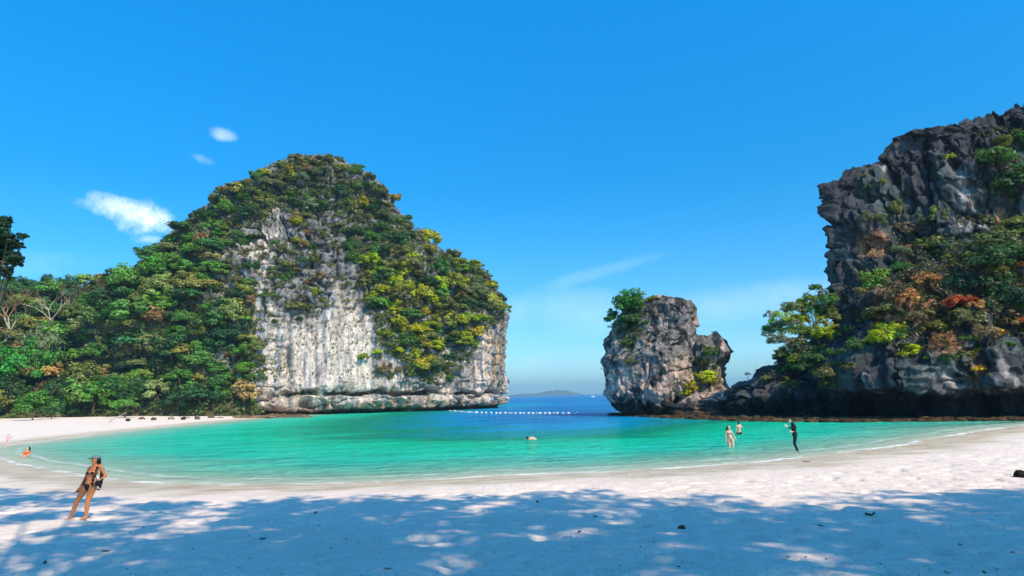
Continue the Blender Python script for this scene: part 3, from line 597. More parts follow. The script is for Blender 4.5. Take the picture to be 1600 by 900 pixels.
ZONES = [(1400, 470, 'on the middle terrace of the dark headland'), (1440, 390, 'under the upper terrace of the dark headland'), (1500, 430, 'on the slope above the red-leaved shrub'), (1580, 360, 'by the gully of the dark headland'), (1580, 450, 'on the inner slope of the headland'), (1570, 540, 'above the pale rock of the headland'), (1480, 520, 'on the slope under the red-leaved shrub'), (1380, 545, 'above the undercut of the headland'), (1260, 540, 'on the spine of the foothill'), (1215, 590, 'at the outer end of the foothill'), (1300, 590, 'where the foothill joins the headland'), (20, 625, 'at the back of the sandy spit'), (150, 622, 'overhanging the sandy spit'), (260, 615, 'above the boulders behind the spit'), (350, 610, 'beside the pale foot of the domed cliff'),
         (90, 565, 'downhill of the leafless white tree'), (40, 480, 'around the leafless white tree'), (190, 530, 'in the middle of the wooded slope'), (300, 545, 'low where forest meets streaked rock'), (290, 470, 'high where forest meets grey rock'),
         (150, 440, 'on the low forest skyline'), (240, 405, 'on the rising skyline by the cloud'), (300, 350, 'on the skyline below the lookout'), (370, 320, 'beside the lookout platform'), (430, 285, 'on the landward shoulder of the dome'),
         (490, 262, 'at the very top of the dome'), (570, 300, 'on the seaward shoulder of the dome'), (460, 380, 'on ledges high on the dome face'), (400, 440, 'on ledges beside the pale patches'), (470, 460, 'on ledges above the streaked wall'),
         (560, 370, 'on crags below the dome shoulder'), (620, 420, 'at the top of the golden thicket'), (600, 500, 'at the inner edge of golden thicket'), (690, 460, 'in the middle of the golden thicket'), (660, 540, 'at the foot of the golden thicket'),
         (740, 430, 'on the skyline sloping to sea'), (770, 480, 'over the seaward corner'), (710, 590, 'on bare rock above the waterline'), (560, 580, 'on the streaked wall above the notch')]
def base_label(u, v, tone, kind, r):
    z = min(ZONES, key=lambda q: (q[0]-u)**2+(q[1]-v)**2)[2]; s = 'small' if r < 11 else 'large' if r > 19 else 'rounded'
    return f'{s} {tone} {kind} {z}'
def col_var(tone, rr):
    c = np.array(TONE[tone])*1.7; return tuple(np.clip(c*rr.uniform(.72, 1.3)*np.array([rr.uniform(.85, 1.18), 1, rr.uniform(.8, 1.25)]), 0, 1))+(1.,)
def plant(u, v, r_px, tone, kind, rr, mesh=None, label=None, group=None, squash=None, trunk=None, at=None, lift=None, cat=None):
    if at is None:
        loc, nor, o = cast(u, v+(r_px*.35 if kind == 'tree' else 0))
        if loc is None: return None
    else: loc, nor = Vector(at), Vector((0, -.5, .8))
    dist = (loc-EYE).dot(CM.to_3x3() @ Vector((0, 0, -1))); r = r_px*dist/FPX
    sx, sy, sz = r*rr.uniform(.8, 1.35), r*rr.uniform(.8, 1.3), r*(squash or rr.uniform(.7, 1.2))
    mesh = mesh or CROWNS[rr.integers(len(CROWNS))]; c = col_var(tone, rr); rz = rr.uniform(0, 6.28)
    if kind == 'tree':
        h = (lift if lift is not None else .55)*r + r*.35; root = ob('tree', None, loc=loc, category=cat or 'tree'); root.empty_display_size = .2
        a = ob('crown', mesh, root, (0, 0, h), (0, 0, rz), (sx, sy, sz)); a.color = c
        ob('trunk', trunk or TRUNKS[rr.integers(len(TRUNKS))], root, (0, 0, 0), (0, 0, rz), (h*1.5, h*1.5, h*1.25))
    else:
        p = loc+nor*r*.25; root = ob('shrub', mesh, None, p, (rr.uniform(-.2, .2), rr.uniform(-.2, .2), rz), (sx, sy, sz), category=cat or 'shrub'); root.color = c
    if group: root['group'] = group
    PLANTS.append((root, u, v, label or base_label(u, v, tone, kind, r_px), bool(label))); return root
def inside(poly, u, v):
    c = False; n = len(poly)
    for i in range(n):
        (ax, ay), (bx, by) = poly[i], poly[(i+1) % n]
        if (ay > v) != (by > v) and u < (bx-ax)*(v-ay)/(by-ay)+ax: c = not c
    return c
def scatter(poly, kind, rmin, rmax, spacing, tones, seed, group, tries=9000, maxn=999, only=None):
    rr = np.random.default_rng(seed); us = [p[0] for p in poly]; vs = [p[1] for p in poly]; done = []
    names, wt = [t[0] for t in tones], np.array([t[1] for t in tones], float); wt /= wt.sum()
    for _ in range(tries):
        u, v = rr.uniform(min(us), max(us)), rr.uniform(min(vs), max(vs))
        if not inside(poly, u, v): continue
        r = rmin+(rmax-rmin)*rr.random()**1.4
        if kind == 'tree' and v < 430: r *= .72
        if any((u-a)**2+((v-b)*1.25)**2 < (spacing*(r+c)/2)**2 for a, b, c in done): continue
        k = pnoise(u/45., v/45., seed*.37, seed)+rr.normal()*.28                       # tones drift in patches
        t = names[int(np.searchsorted(np.cumsum(wt), np.clip(.5+.8*float(k), 0, .9999)))]
        pl = plant(u, v, r, t, kind, rr, group=group)
        if pl is None: continue
        if kind == 'tree': pl.children[0].color = tuple(min(1, q*1.45) for q in tuple(pl.children[0].color)[:3])+(1,)
        done.append((u, v, r))
        if len(done) >= maxn: break
    return len(done)
GF, GC, GE = 'forest trees on the slope behind the spit', 'shrubs growing on the domed cliff', 'thicket shrubs on the seaward side of the dome'
# notable trees first
def bare(u, v, h_px, Y, label, mat, seed, tw=True, depth=5, spread=.75, r=.05, cat='bare tree', name='bare_tree', parts=True):
    p = atY(u, v, Y)[0]; h = h_px*Y/FPX; loc, _, _ = cast(u, v)
    if loc is not None and abs(loc.y-Y) < 30: p = np.array(loc)
    root = ob(name, None, loc=p, category=cat)
    s = branches(seed, (0, 0, -.1), (.1, 0, 1), .36, .022*r/.05, depth, spread, .10, .13, (2, 3), .72); V, F = tubes(s, 4)
    n = len(s)
    if parts:
        k = [i for i, q in enumerate(s) if q[2] > .0085*r/.05]; t = [i for i, q in enumerate(s) if q[2] <= .0085*r/.05]
        a, b = tubes([s[i] for i in k], 5); ob('trunk', mesh_np('trunk', a, b, mat), root, scale=h)
        if t: a, b = tubes([(s[i][0], s[i][1], s[i][2]*1.5, s[i][3]*1.3) for i in t], 3); ob('fine_twigs', mesh_np('fine_twigs', a, b, DRYTWIG if tw else mat), root, scale=h, kind='stuff')
    else: ob('twigs', mesh_np('twigs', V, F, mat), root, scale=h)
    root['label'] = label; return root
bare(70, 548, 124, 142, 'leafless tree with pale forked limbs standing out against the forest', PALEBARK, 21, r=.075, tw=False, depth=5, spread=.66)
bare(4, 540, 96, 146, 'leafless brown-twigged tree at the left edge of the picture', PALEBARK, 8, depth=6, r=.075, spread=.66)
bare(112, 500, 66, 155, 'leafless tree with a haze of brown twigs uphill of the pale forked one', PALEBARK, 12, depth=6, r=.07, spread=.66)
bare(38, 500, 66, 158, 'low leafless brown-twigged tree just uphill and left of the pale forked one', PALEBARK, 15, depth=6, r=.07, spread=.66)
rrS = np.random.default_rng(5)
plant(58, 578, 28, 'grey-green', 'tree', rrS, FINE[0], label='flat-topped open tree with pale limbs showing through thin leaves', squash=18*.145, trunk=trunk_mesh('trunk', 77, PALEBARK))
for (u, v, r, t, lab) in [(40, 600, 46, 'bright green', 'broad deep-green leafy tree shading the back of the sand spit'), (-20, 590, 40, 'bright green', 'leafy green tree cut by the left edge behind the spit'),
                          (92, 628, 30, 'dark green', 'dark round tree with its crown down to the sand spit'), (165, 622, 27, 'bright green', 'brightest green tree leaning out over the sand spit'),
                          (200, 630, 22, 'fresh green', 'light fresh green tree beside the leaning one over the spit'), (10, 632, 30, 'dark green', 'dark low tree touching the sand at the left end')]:
    plant(u, v, r, t, 'tree', rrS, FINE[rrS.integers(3)], label=lab, lift=.7)
n1 = scatter([(-70, 462), (0, 446), (100, 442), (150, 436), (200, 432), (228, 412), (258, 382), (290, 352), (330, 320), (372, 304), (398, 335), (352, 370), (335, 440), (400, 470), (392, 520), (402, 590), (380, 632), (320, 642), (200, 648), (0, 655), (-70, 655)],
        'tree', 9, 31, .80, [('deep green', 1.6), ('dark green', 3.2), ('mid green', 3.4), ('olive', 2.4), ('mid green', 1), ('olive', 1.), ('fresh green', .35), ('brownish', .4)], 1, GF, maxn=290)
n2 = scatter([(368, 290), (400, 272), (430, 254), (485, 236), (550, 248), (592, 282), (622, 322), (652, 362), (640, 400), (600, 372), (570, 345), (530, 335), (470, 322), (430, 322), (405, 345), (385, 330)],
        'shrub', 8, 15, .88, [('dark green', 1.5), ('olive', 4), ('mid green', 2), ('grey-green', 1.2), ('brownish', 1), ('mustard', .5)], 2, GC, maxn=85)
cnt = 0
for poly, r0, r1, sp, mx in [([(395, 385), (450, 375), (512, 395), (505, 470), (480, 492), (430, 478), (392, 450)], 9, 15, 1.1, 20), ([(455, 330), (490, 335), (495, 395), (462, 400)], 8, 14, 1.0, 10), ([(352, 345), (398, 340), (402, 372), (385, 460), (345, 440)], 9, 15, 1.25, 9),
                              ([(525, 350), (580, 360), (622, 372), (570, 432), (545, 400)], 9, 15, 1.15, 12), ([(398, 470), (450, 478), (520, 470), (525, 500), (430, 530)], 6, 9, 1.9, 5), ([(380, 500), (406, 520), (408, 600), (385, 630)], 9, 13, 1.3, 7),
                              ([(545, 540), (640, 560), (740, 580), (700, 600), (560, 598)], 6, 12, 1.7, 10)]:
    cnt += 1; n2 += scatter(poly, 'shrub', r0, r1, sp, [('dark green', 2), ('mid green', 2), ('olive', 3.), ('yellow-green', 1), ('brownish', 1)], 20+cnt, GC, maxn=mx)
n3 = scatter([(562, 405), (592, 385), (640, 356), (670, 376), (704, 396), (740, 416), (762, 434), (780, 468), (788, 492), (750, 508), (742, 545), (700, 560), (672, 588), (640, 560), (606, 540), (582, 500), (566, 450)],
        'shrub', 12, 20, .86, [('dark green', 1.), ('mid green', 1.), ('olive', 1.5), ('yellow-green', 3.5), ('mustard', 1.5), ('fresh green', .5)], 3, GE, maxn=95)
for (u, v, r, t, lab) in [(513, 247, 6, 'deep green', 'tiny dark umbrella-shaped tree standing up on the dome summit'), (780, 462, 10, 'deep green', 'dark shrub hanging over the top of the seaward corner'), (783, 478, 8, 'deep green', 'small dark shrub jutting out just below the seaward corner top'), (768, 446, 10, 'dark green', 'dark shrub on the skyline just before the seaward corner')]:
    plant(u, v+3, r, t, 'shrub', rrS, label=lab)
# rock stack
for (u, v, r, t, lab, q) in [(985, 482, 20, 'bright green', 'largest bright green shrub crowning the sea stack', 0), (963, 500, 14, 'bright green', 'green shrub on the seaward lip of the sea stack', 1), (1008, 466, 14, 'fresh green', 'feathery light green shrub on the sea stack skyline', 2),
                          (1022, 470, 10, 'mustard', 'thin yellowish shrub beside the highest rock of the stack', 2), (988, 508, 16, 'dark green', 'dark shrub below the bright one on the sea stack', 0), (982, 538, 11, 'mid green', 'trailing green shrub halfway down the sea stack', 1),
                          (988, 566, 8, 'olive', 'small tuft low on the sea stack face', 2), (1096, 594, 17, 'yellow-green', 'bright yellow-green shrub between the two tops of the stack', 0), (1078, 606, 11, 'mustard', 'yellowish shrub at the foot of the second pillar', 1),
                          (1070, 618, 8, 'yellow-green', 'small yellow-green tuft just above the tide rocks of the stack', 2), (1110, 552, 9, 'mid green', 'green shrub on the front of the small pillar', 1), (1096, 566, 8, 'olive', 'olive tuft in the cleft between the pillars', 2), (1116, 574, 6, 'dark green', 'dark tuft low on the small pillar', 2)]:
    plant(u, v, r*1.2, t, 'shrub', rrS, CROWNS[[0, 3, 5][q]], label=lab)
# dark headland
for (u, v, r, t, lab) in [(1353, 294, 10, 'olive', 'olive shrub just below the jagged crest of the headland'), (1347, 276, 8, 'brownish', 'brownish shrub tucked behind the headland corner crest'), (1484, 247, 8, 'yellow-green', 'pale yellow-green sprig on the crest beside the leafless twigs'), (1378, 284, 6, 'yellow-green', 'tiny yellow sprig on dark rock under the crest'),
        (1359, 348, 20, 'grey-green', 'tan thin-leaved shrub on the orange ledge of the headland'), (1396, 330, 13, 'olive', 'olive shrub at the foot of the upper black crag'), (1456, 343, 18, 'olive', 'dark olive shrub below the pale buttress'), (1424, 360, 20, 'brownish', 'brown-olive shrub in the middle of the upper terrace'),
        (1540, 252, 22, 'mid green', 'green spreading shrub behind the pale buttress'), (1588, 218, 20, 'mid green', 'green shrub on the crest at the right edge'), (1592, 285, 24, 'dark green', 'dark green shrub at the right edge below the crest'), (1562, 300, 16, 'dark green', 'dark shrub in the gully right of the pale buttress'), (1560, 225, 13, 'olive', 'olive shrub on the crest above the gully'),
        (1450, 378, 18, 'olive', 'olive shrub at the lower lip of the upper terrace'), (1475, 404, 18, 'mid green', 'green shrub below the terrace lip'), (1372, 440, 17, 'fresh green', 'fresh yellow-green shrub at the inner edge of the terrace'), (1409, 419, 10, 'bright green', 'small bright green shrub above the rusty patch'), (1447, 440, 18, 'rusty', 'rusty dry shrub on the middle terrace'),
        (1420, 470, 18, 'rusty', 'largest rusty dry shrub in the middle of the headland'), (1384, 484, 17, 'olive', 'olive shrub beside the largest rusty one'), (1493, 478, 17, 'red-leaved', 'red-leaved shrub standing out on the dark slope'), (1524, 482, 15, 'rusty', 'orange-brown shrub right beside the red-leaved one'), (1505, 500, 20, 'olive', 'dark olive shrub just below the red-leaved one'),
        (1530, 522, 20, 'brownish', 'brown shrub of bare twigs below the orange one'), (1390, 524, 24, 'yellow-green', 'largest yellow-green shrub low on the headland'), (1368, 532, 15, 'yellow-green', 'yellow-green shrub on the seaward side of the largest one'), (1418, 554, 15, 'yellow-green', 'yellow-green shrub hanging at the lip of the undercut'), (1477, 538, 17, 'rusty', 'orange dry shrub above the undercut'),
        (1452, 512, 18, 'olive', 'olive shrub in the hollow of the lower slope'), (1435, 500, 14, 'brownish', 'brown shrub between the rusty and yellow-green ones'), (1564, 524, 8, 'golden', 'small golden ball-shaped tuft above the pale lower rock'), (1527, 578, 9, 'golden', 'golden dry tuft on the pale lower rock'), (1287, 541, 7, 'yellow-green', 'tiny yellow-green tuft on the foothill'),
        (1294, 584, 13, 'olive', 'olive shrub low on the foothill'), (1231, 603, 10, 'olive', 'small olive shrub above the tide rocks of the foothill'), (1303, 500, 17, 'olive', 'olive shrub where the foothill meets the black wall'), (1322, 520, 16, 'dark green', 'dark shrub on the shoulder of the foothill'), (1275, 560, 15, 'dark green', 'dark shrub on the spine of the foothill'),
        (1250, 572, 13, 'dark green', 'dark shrub under the arching tree'), (1207, 570, 13, 'dark green', 'dark bushy shrub at the outer end of the foothill'), (1225, 562, 11, 'deep green', 'very dark shrub beneath the tree leaning over the sea'), (1560, 390, 30, 'olive', 'wide dark olive shrub overhanging the slope at the right'), (1585, 415, 28, 'dark green', 'wide dark shrub below the overhanging one at the right edge'),
        (1530, 415, 22, 'deep green', 'very dark shrub on the inner side of the wide olive one'), (1590, 350, 20, 'olive', 'olive shrub at the right edge in the gully'), (1500, 440, 20, 'deep green', 'very dark shrub above the red-leaved one'), (1560, 455, 24, 'dark green', 'dark shrub above the orange-brown one'), (1592, 480, 22, 'deep green', 'very dark shrub at the right edge above the pale rock'),
        (1340, 545, 14, 'dark green', 'dark shrub at the base of the black wall'), (1352, 500, 14, 'olive', 'olive shrub at the head of the foothill gully'), (1330, 580, 13, 'olive', 'olive shrub beside the undercut mouth'), (1345, 460, 10, 'brownish', 'brown tuft in the crack of the black wall'), (1570, 500, 18, 'brownish', 'brown twiggy shrub beside the golden ball tuft'),
        (1405, 395, 12, 'grey-green', 'grey-green shrub on bare rock mid-terrace'), (1500, 410, 15, 'olive', 'olive shrub under the lower end of the pale buttress'), (1540, 350, 10, 'olive', 'olive tuft on the edge of the orange streak')]:
    t2 = 'shrub'; plant(u, v, r*(1.35 if r > 9 else 1.1), t, t2, rrS, CROWNS[rrS.integers(6)] if t not in ('grey-green', 'rusty', 'brownish') else OPEN_[rrS.integers(3)], label=lab, group='shrubs on the dark headland')
n4 = scatter([(1345, 470), (1400, 400), (1440, 350), (1500, 410), (1560, 330), (1605, 330), (1605, 520), (1560, 560), (1480, 560), (1400, 560), (1345, 560)], 'shrub', 7, 15, 1.0, [('dark green', 1.5), ('olive', 2), ('mustard', 1.2), ('brownish', 1), ('rusty', 2), ('golden', .6), ('mid green', 1.2)], 41, 'shrubs on the dark headland', maxn=46)
n5 = scatter([(1180, 590), (1230, 560), (1275, 530), (1310, 500), (1330, 560), (1300, 610), (1230, 615)], 'shrub', 6, 12, 1.1, [('olive', 2), ('mid green', 2), ('yellow-green', 1)], 42, 'shrubs on the dark headland', maxn=16)
# arching tree over the water
def arching_tree():
    base = np.array(atY(1292, 560, 79)[0]); root = ob('tree', None, loc=base, category='tree', label='arching open-crowned tree leaning out from the headland over the sea')
    tips = [(1285, 462, 12), (1262, 470, 15), (1240, 482, 14), (1222, 498, 15), (1208, 512, 14), (1215, 532, 13), (1228, 520, 12), (1232, 545, 12), (1252, 500, 13), (1270, 492, 13), (1258, 525, 9), (1290, 482, 11), (1205, 492, 9), (1240, 560, 9), (1275, 450, 8), (1199, 523, 8), (1250, 515, 13), (1245, 535, 12), (1282, 505, 14), (1265, 482, 12), (1228, 505, 11), (1238, 575, 11), (1220, 552, 10), (1282, 522, 15), (1296, 542, 15), (1264, 548, 13), (1292, 470, 13), (1246, 562, 12), (1300, 515, 12)]
    segs = []; k = 0; mid = atY(1272, 515, 79)[0]-base; segs.append(((0, 0, -.5), tuple(mid), .16, .10))
    for i, (u, v, r) in enumerate(tips):
        Y = 79+rrS.uniform(-1.6, 1.2); p = atY(u, v, Y)[0]-base; m = (mid*.45+p*.55)+np.array([0, 0, .5]); segs += [(mid*rrS.uniform(.55, 1.), m, .05, .035), (m, p, .035, .012)]
        for j in range(3): segs.append((p*.8+m*.2, p+rrS.normal(size=3)*.5, .025, .01))
        c = ob('crown', FINE[i % 3] if i % 3 else OPEN_[1], root, p, (0, 0, rrS.uniform(0, 6)), (r*Y/FPX*1.35, r*Y/FPX*1.25, r*Y/FPX*1.25)); c.color = col_var(['grey-green', 'fresh green', 'olive', 'yellow-green', 'mid green'][i % 5], rrS)
    V, F = tubes(segs); ob('trunk', mesh_np('trunk', V, F, PALEBARK), root)
arching_tree()
bare(1448, 226, 26, 80, 'leafless shrub of thin dark twigs on the crest of the headland', BARK, 44, depth=4, r=.02, cat='bare shrub', name='bare_shrub', parts=False, spread=1.)
bare(1296, 300, 18, 80, 'leafless twigs sticking out from the top corner of the headland', BARK, 45, depth=4, r=.02, cat='bare shrub', name='bare_shrub', parts=False, spread=1.2)
bare(1500, 545, 26, 66, 'pale leafless shrub above the undercut of the headland', PALEBARK, 46, depth=4, r=.03, cat='bare shrub', name='bare_shrub', parts=False, spread=1.1)
bare(1430, 545, 22, 66, 'pale bare twigs beside the lower yellow-green shrub', PALEBARK, 47, depth=4, r=.025, cat='bare shrub', name='bare_shrub', parts=False, spread=1.1)
for (u, v, r, lab, Y, side) in [(952, 511, 4, 'sprig growing out sideways from the seaward side of the stack', 100, 1), (1117, 521, 6, 'sparse grey tuft on top of the small pillar', 92, 0), (1168, 585, 5, 'tiny sapling alone at the outer tip of the foothill', 84, 0)]:
    p = atY(u, v, Y)[0]; root = ob('sapling', None, loc=p, category='sapling', label=lab); s = r*Y/FPX
    c = ob('crown', OPEN_[1], root, (0, 0, 0), (0, 0, 1.), s); c.color = (.05, .08, .04, 1)
    V, F = tubes([((0, 0, 0), (1.0*side, 0, -.35 if side else -1.6*s-.4), .03, .05)]); ob('trunk', mesh_np('trunk', V, F, BARK), root)
# the smallest shrubs, too many and too small to pick out one by one
def small_shrubs():
    protos = [crown_data(190+i, 12, 16, .20, R=(1, 1, .7), cr=.36, low=-.3) for i in range(3)]; VV, FF, SH, k = [], [], [], 0; rr = np.random.default_rng(88)
    polys = [[(560, 400), (640, 370), (700, 405), (764, 438), (790, 480), (785, 500), (750, 520), (735, 570), (670, 600), (600, 550), (570, 470)], [(372, 300), (430, 266), (487, 247), (545, 262), (600, 315), (640, 370), (560, 400), (440, 340), (350, 380)],
             [(350, 380), (540, 350), (570, 470), (520, 500), (400, 500), (345, 450)], [(380, 500), (420, 520), (410, 600), (375, 640)], [(600, 550), (735, 560), (788, 560), (700, 605), (560, 600)]]
    for (poly, n) in zip(polys, (260, 190, 120, 30, 40)):
        got = 0
        while got < n:
            u, v = rr.uniform(340, 795), rr.uniform(240, 645)
            if not inside(poly, u, v): continue
            got += 1; loc, nor, o = cast(u, v)
            if loc is None: continue
            r = rr.uniform(3.5, 8)*loc.y/FPX; V, F, s = protos[rr.integers(3)]; a = rr.uniform(0, 6.28); Q = V*r; Q = np.stack([Q[:, 0]*math.cos(a)-Q[:, 1]*math.sin(a), Q[:, 0]*math.sin(a)+Q[:, 1]*math.cos(a), Q[:, 2]], -1)+np.array(loc+nor*r*.2)
            VV.append(Q); FF.append(F+k); k += len(Q); SH.append(np.clip(s*.6+rr.uniform(0, .45), 0, 1))
    me = mesh_np('small_shrubs', np.vstack(VV), np.vstack(FF), LEAF, False); add_attr(me, 'shade', np.concatenate(SH), 'FACE'); o = ob('small_shrubs', me, kind='stuff'); o.color = (.17, .19, .05, 1)
small_shrubs()
# near tree at the left edge
p = np.array([*atY(-32, 600, 46)[0][:2], 0.4]); root = ob('tree', None, loc=p, category='tree', label='dark large-leaved tree reaching in at the left edge of the sky')
NEARC = [crown_mesh('crown', 171+i, 26, 60, .17, R=(1, 1, .85), cr=.34, low=-.8, hollow=.35) for i in range(2)]
segs = [((0, 0, -.3), (.3, 0, 8), .32, .2)]
for i, (u, v, r) in enumerate([(-45, 380, 44), (-8, 400, 30), (12, 372, 20), (22, 405, 16), (-20, 350, 30), (30, 385, 9), (8, 425, 16), (-60, 430, 40), (-5, 345, 9), (38, 370, 7)]):
    q = atY(u, v, 46+rrS.uniform(-1, 1))[0]-p; s = r*46/FPX; c = ob('crown', NEARC[i % 2], root, q, (0, 0, i*1.3), (s, s, s*.9)); c.color = (.022, .06, .025, 1); segs.append(((.3, 0, 8), q, .12, .03))
V, F = tubes(segs); ob('trunk', mesh_np('trunk', V, F, BARK), root)
# labels: identical ones get told apart by their order from the left
by = {}
for o, u, v, l, own in PLANTS: by.setdefault(l, []).append((u, o))
ORD = ['first', 'second', 'third', 'fourth', 'fifth', 'sixth', 'seventh', 'eighth', 'ninth', 'tenth', 'eleventh', 'twelfth', 'thirteenth', 'fourteenth', 'fifteenth', 'sixteenth']
for l, L in by.items():
    L.sort(key=lambda q: q[0])
    for i, (u, o) in enumerate(L): o['label'] = l if len(L) == 1 else f'{l}, {ORD[min(i, 15)]} from left'
print('plants', n1, n2, n3, len(PLANTS), max(len(L) for L in by.values()))
# undergrowth that fills the ground between them
def undergrowth(name, V, F, n, sel, size, seed, colr, lift=.6):
    rr = np.random.default_rng(seed); A = V[F]; cen = A.mean(1); nn = np.cross(A[:, 2]-A[:, 0], A[:, 3]-A[:, 1]); ar = np.linalg.norm(nn, axis=1)/2; nn /= np.maximum(ar*2, 1e-9)[:, None]
    nn *= np.where((nn*(np.array(EYE)-cen)).sum(1) < 0, -1, 1)[:, None]
    w = ar*sel(cen, nn); idx = rr.choice(len(F), n, p=w/w.sum()); a, b = rr.random((2, n, 1)); Q = A[idx]; P = (Q[:, 0]*(1-a)+Q[:, 1]*a)*(1-b)+(Q[:, 3]*(1-a)+Q[:, 2]*a)*b
    P = P+nn[idx]*rr.uniform(0, lift, (n, 1)); N = nn[idx]+[0, 0, .6]+rr.normal(size=(n, 3))*.6; Vq, Fq = leaf_quads(P, N, size*rr.uniform(.6, 1.4, n), rr)
    me = mesh_np(name, Vq, Fq, LEAF, False); add_attr(me, 'shade', np.clip(.5+.3*pnoise(P[:, 0]*.3, P[:, 1]*.3, P[:, 2]*.3, seed)+.15*rr.normal(size=n), 0, 1), 'FACE'); o = ob(name, me, kind='stuff'); o.color = (*colr, 1); return o
def sel_hill(c, n): u, v, _ = proj(c); return (u > -260)*(c[:, 2] > .8)*1.
undergrowth('hillside_undergrowth', Vh, Fh, 60000, sel_hill, .50, 81, (.09, .15, .045), 1.6)
FOREST = [(180, 440), (228, 405), (290, 345), (372, 298), (430, 264), (487, 246), (545, 260), (600, 315), (632, 358), (700, 404), (764, 438), (790, 480), (785, 500), (750, 520), (735, 560), (670, 590), (600, 550), (570, 470), (560, 400), (530, 340), (430, 325), (400, 345), (350, 380), (340, 440), (398, 480), (400, 600), (370, 640), (150, 660)]
def sel_cliff(c, n):
    u, v, _ = proj(c); w = np.zeros(len(c)); ok = (c[:, 2] > 4)
    for i in np.nonzero(ok)[0]: w[i] = 0
    P = np.array(FOREST, float); ins = np.zeros(len(c), bool)
    for i in range(len(P)):
        (ax, ay), (bx, by_) = P[i], P[(i+1) % len(P)]
        if ay != by_: ins ^= ((ay > v) != (by_ > v)) & (u < (bx-ax)*(v-ay)/(by_-ay)+ax)
    flat = np.clip(n[:, 2]*1.6, 0, 1)
    return np.where(ok, ins*1.+.35*(flat > .5)*(pnoise(c[:, 0]*.2, c[:, 1]*.2, c[:, 2]*.2, 8) > -.1)+.04, 0)
undergrowth('cliff_undergrowth', V1, F1, 90000, sel_cliff, .42, 82, (.11, .13, .04), .9)
def sel_r(c, n):
    u, v, _ = proj(c); m = blob(u, v, 1450, 450, 110, 90)+blob(u, v, 1580, 420, 60, 90)+.7*blob(u, v, 1250, 575, 60, 25)+.5*blob(u, v, 1570, 240, 50, 50)
    return (c[:, 2] > 3.2)*np.clip(m-.15, 0, 1)*(.3+1.2*(n[:, 2] > .2))*(pnoise(c[:, 0]*.4, c[:, 1]*.4, c[:, 2]*.4, 18) > -.25)
undergrowth('headland_undergrowth', Vr, Fr, 42000, sel_r, .20, 83, (.10, .10, .04), .5)
undergrowth('stack_undergrowth', Vs, Fs, 5000, lambda c, n: (c[:, 2] > 3)*(blob(*proj(c)[:2], 980, 500, 26, 40)+.6*blob(*proj(c)[:2], 1095, 590, 30, 24)), .17, 84, (.10, .14, .035), .35)
# tall trees behind the camera whose shade falls across the sand
SHC = [crown_mesh('crown', 180+i, 80, pr, .068, R=(1, 1, .5), cr=.19, low=-.8, hollow=.12) for i, pr in enumerate((44, 40, 34, 26, 20))]
edge = [(-400, 748), (0, 750), (150, 762), (300, 770), (450, 768), (600, 768), (700, 774), (800, 766), (900, 763), (1000, 766), (1080, 784), (1200, 794), (1290, 786), (1400, 770), (1600, 764), (2000, 760)]
ew = atZ([e[0] for e in edge], [e[1] for e in edge], .5); off = SUNV/SUNV[2]
CUT = []; spots = []; rr = np.random.default_rng(17)
for row in range(5):
    for x in np.arange(-23, 29, 3.35):
        ye = np.interp(x, ew[:, 0], ew[:, 1]); r = rr.uniform(2.1, 2.9); y = ye-r*.35-row*3.0+rr.uniform(-.3, .3)
        if ye-r*.35-row*3.0 < 7.5: continue
        if row and rr.random() < .06: rr.random(); continue
        h = rr.uniform(19.5, 22); P = np.array([x+rr.uniform(-.7, .7), y, .5])+off*h
        uu, vv, zz = proj(P+np.array([[0, r, -r*.5], [r, r, -r*.5], [-r, r, -r*.5], [0, 0, -r]]))
        if ((zz > 0) & (vv > -6) & (uu > -8) & (uu < 1608)).any(): CUT.append((row, round(x), round(y))); continue
        spots.append((P, r, row))
spots.sort(key=lambda q: q[0][0]); i = 0; nT = 11
cells = {}
for P, r, row in spots: cells.setdefault(int((P[0]+40)//6.5), []).append((P, r, row))
for ci, (key, L) in enumerate(sorted(cells.items())):
    b = np.mean([q[0] for q in L], 0)*np.array([1, 1, 0]); b[1] = min(b[1], -3); b[2] = float(land_z([b[0]], [b[1]])[0][0])
    root = ob('shade_tree', None, loc=b, category='tree', label=f'tall broadleaf tree at the top of the beach, {ORD[min(ci, 15)]} in the row behind the viewer')
    segs = [((0, 0, -.3), (.2, .1, 11), .42, .26)]
    for P, r, q_row in L:
        q = P-b; thin = P[0]-off[0]*P[2]/1. < -8.5; c = ob('crown', SHC[4 if thin else rr.integers(3) if q_row else rr.integers(2, 5)], root, q, (0, 0, rr.uniform(0, 6.28)), (r*(.8 if thin else 1.12), r*(.8 if thin else 1.12), r)); c.color = (.05, .11, .03, 1); segs += [((.2, .1, 11), tuple(np.array([.2, .1, 11])*.5+q*.5), .15, .09), (tuple(np.array([.2, .1, 11])*.5+q*.5), tuple(q), .09, .03)]
    V, F = tubes(segs); ob('trunk', mesh_np('trunk', V, F, BARK), root)
print('shade spots', len(spots), len(cells), CUT)

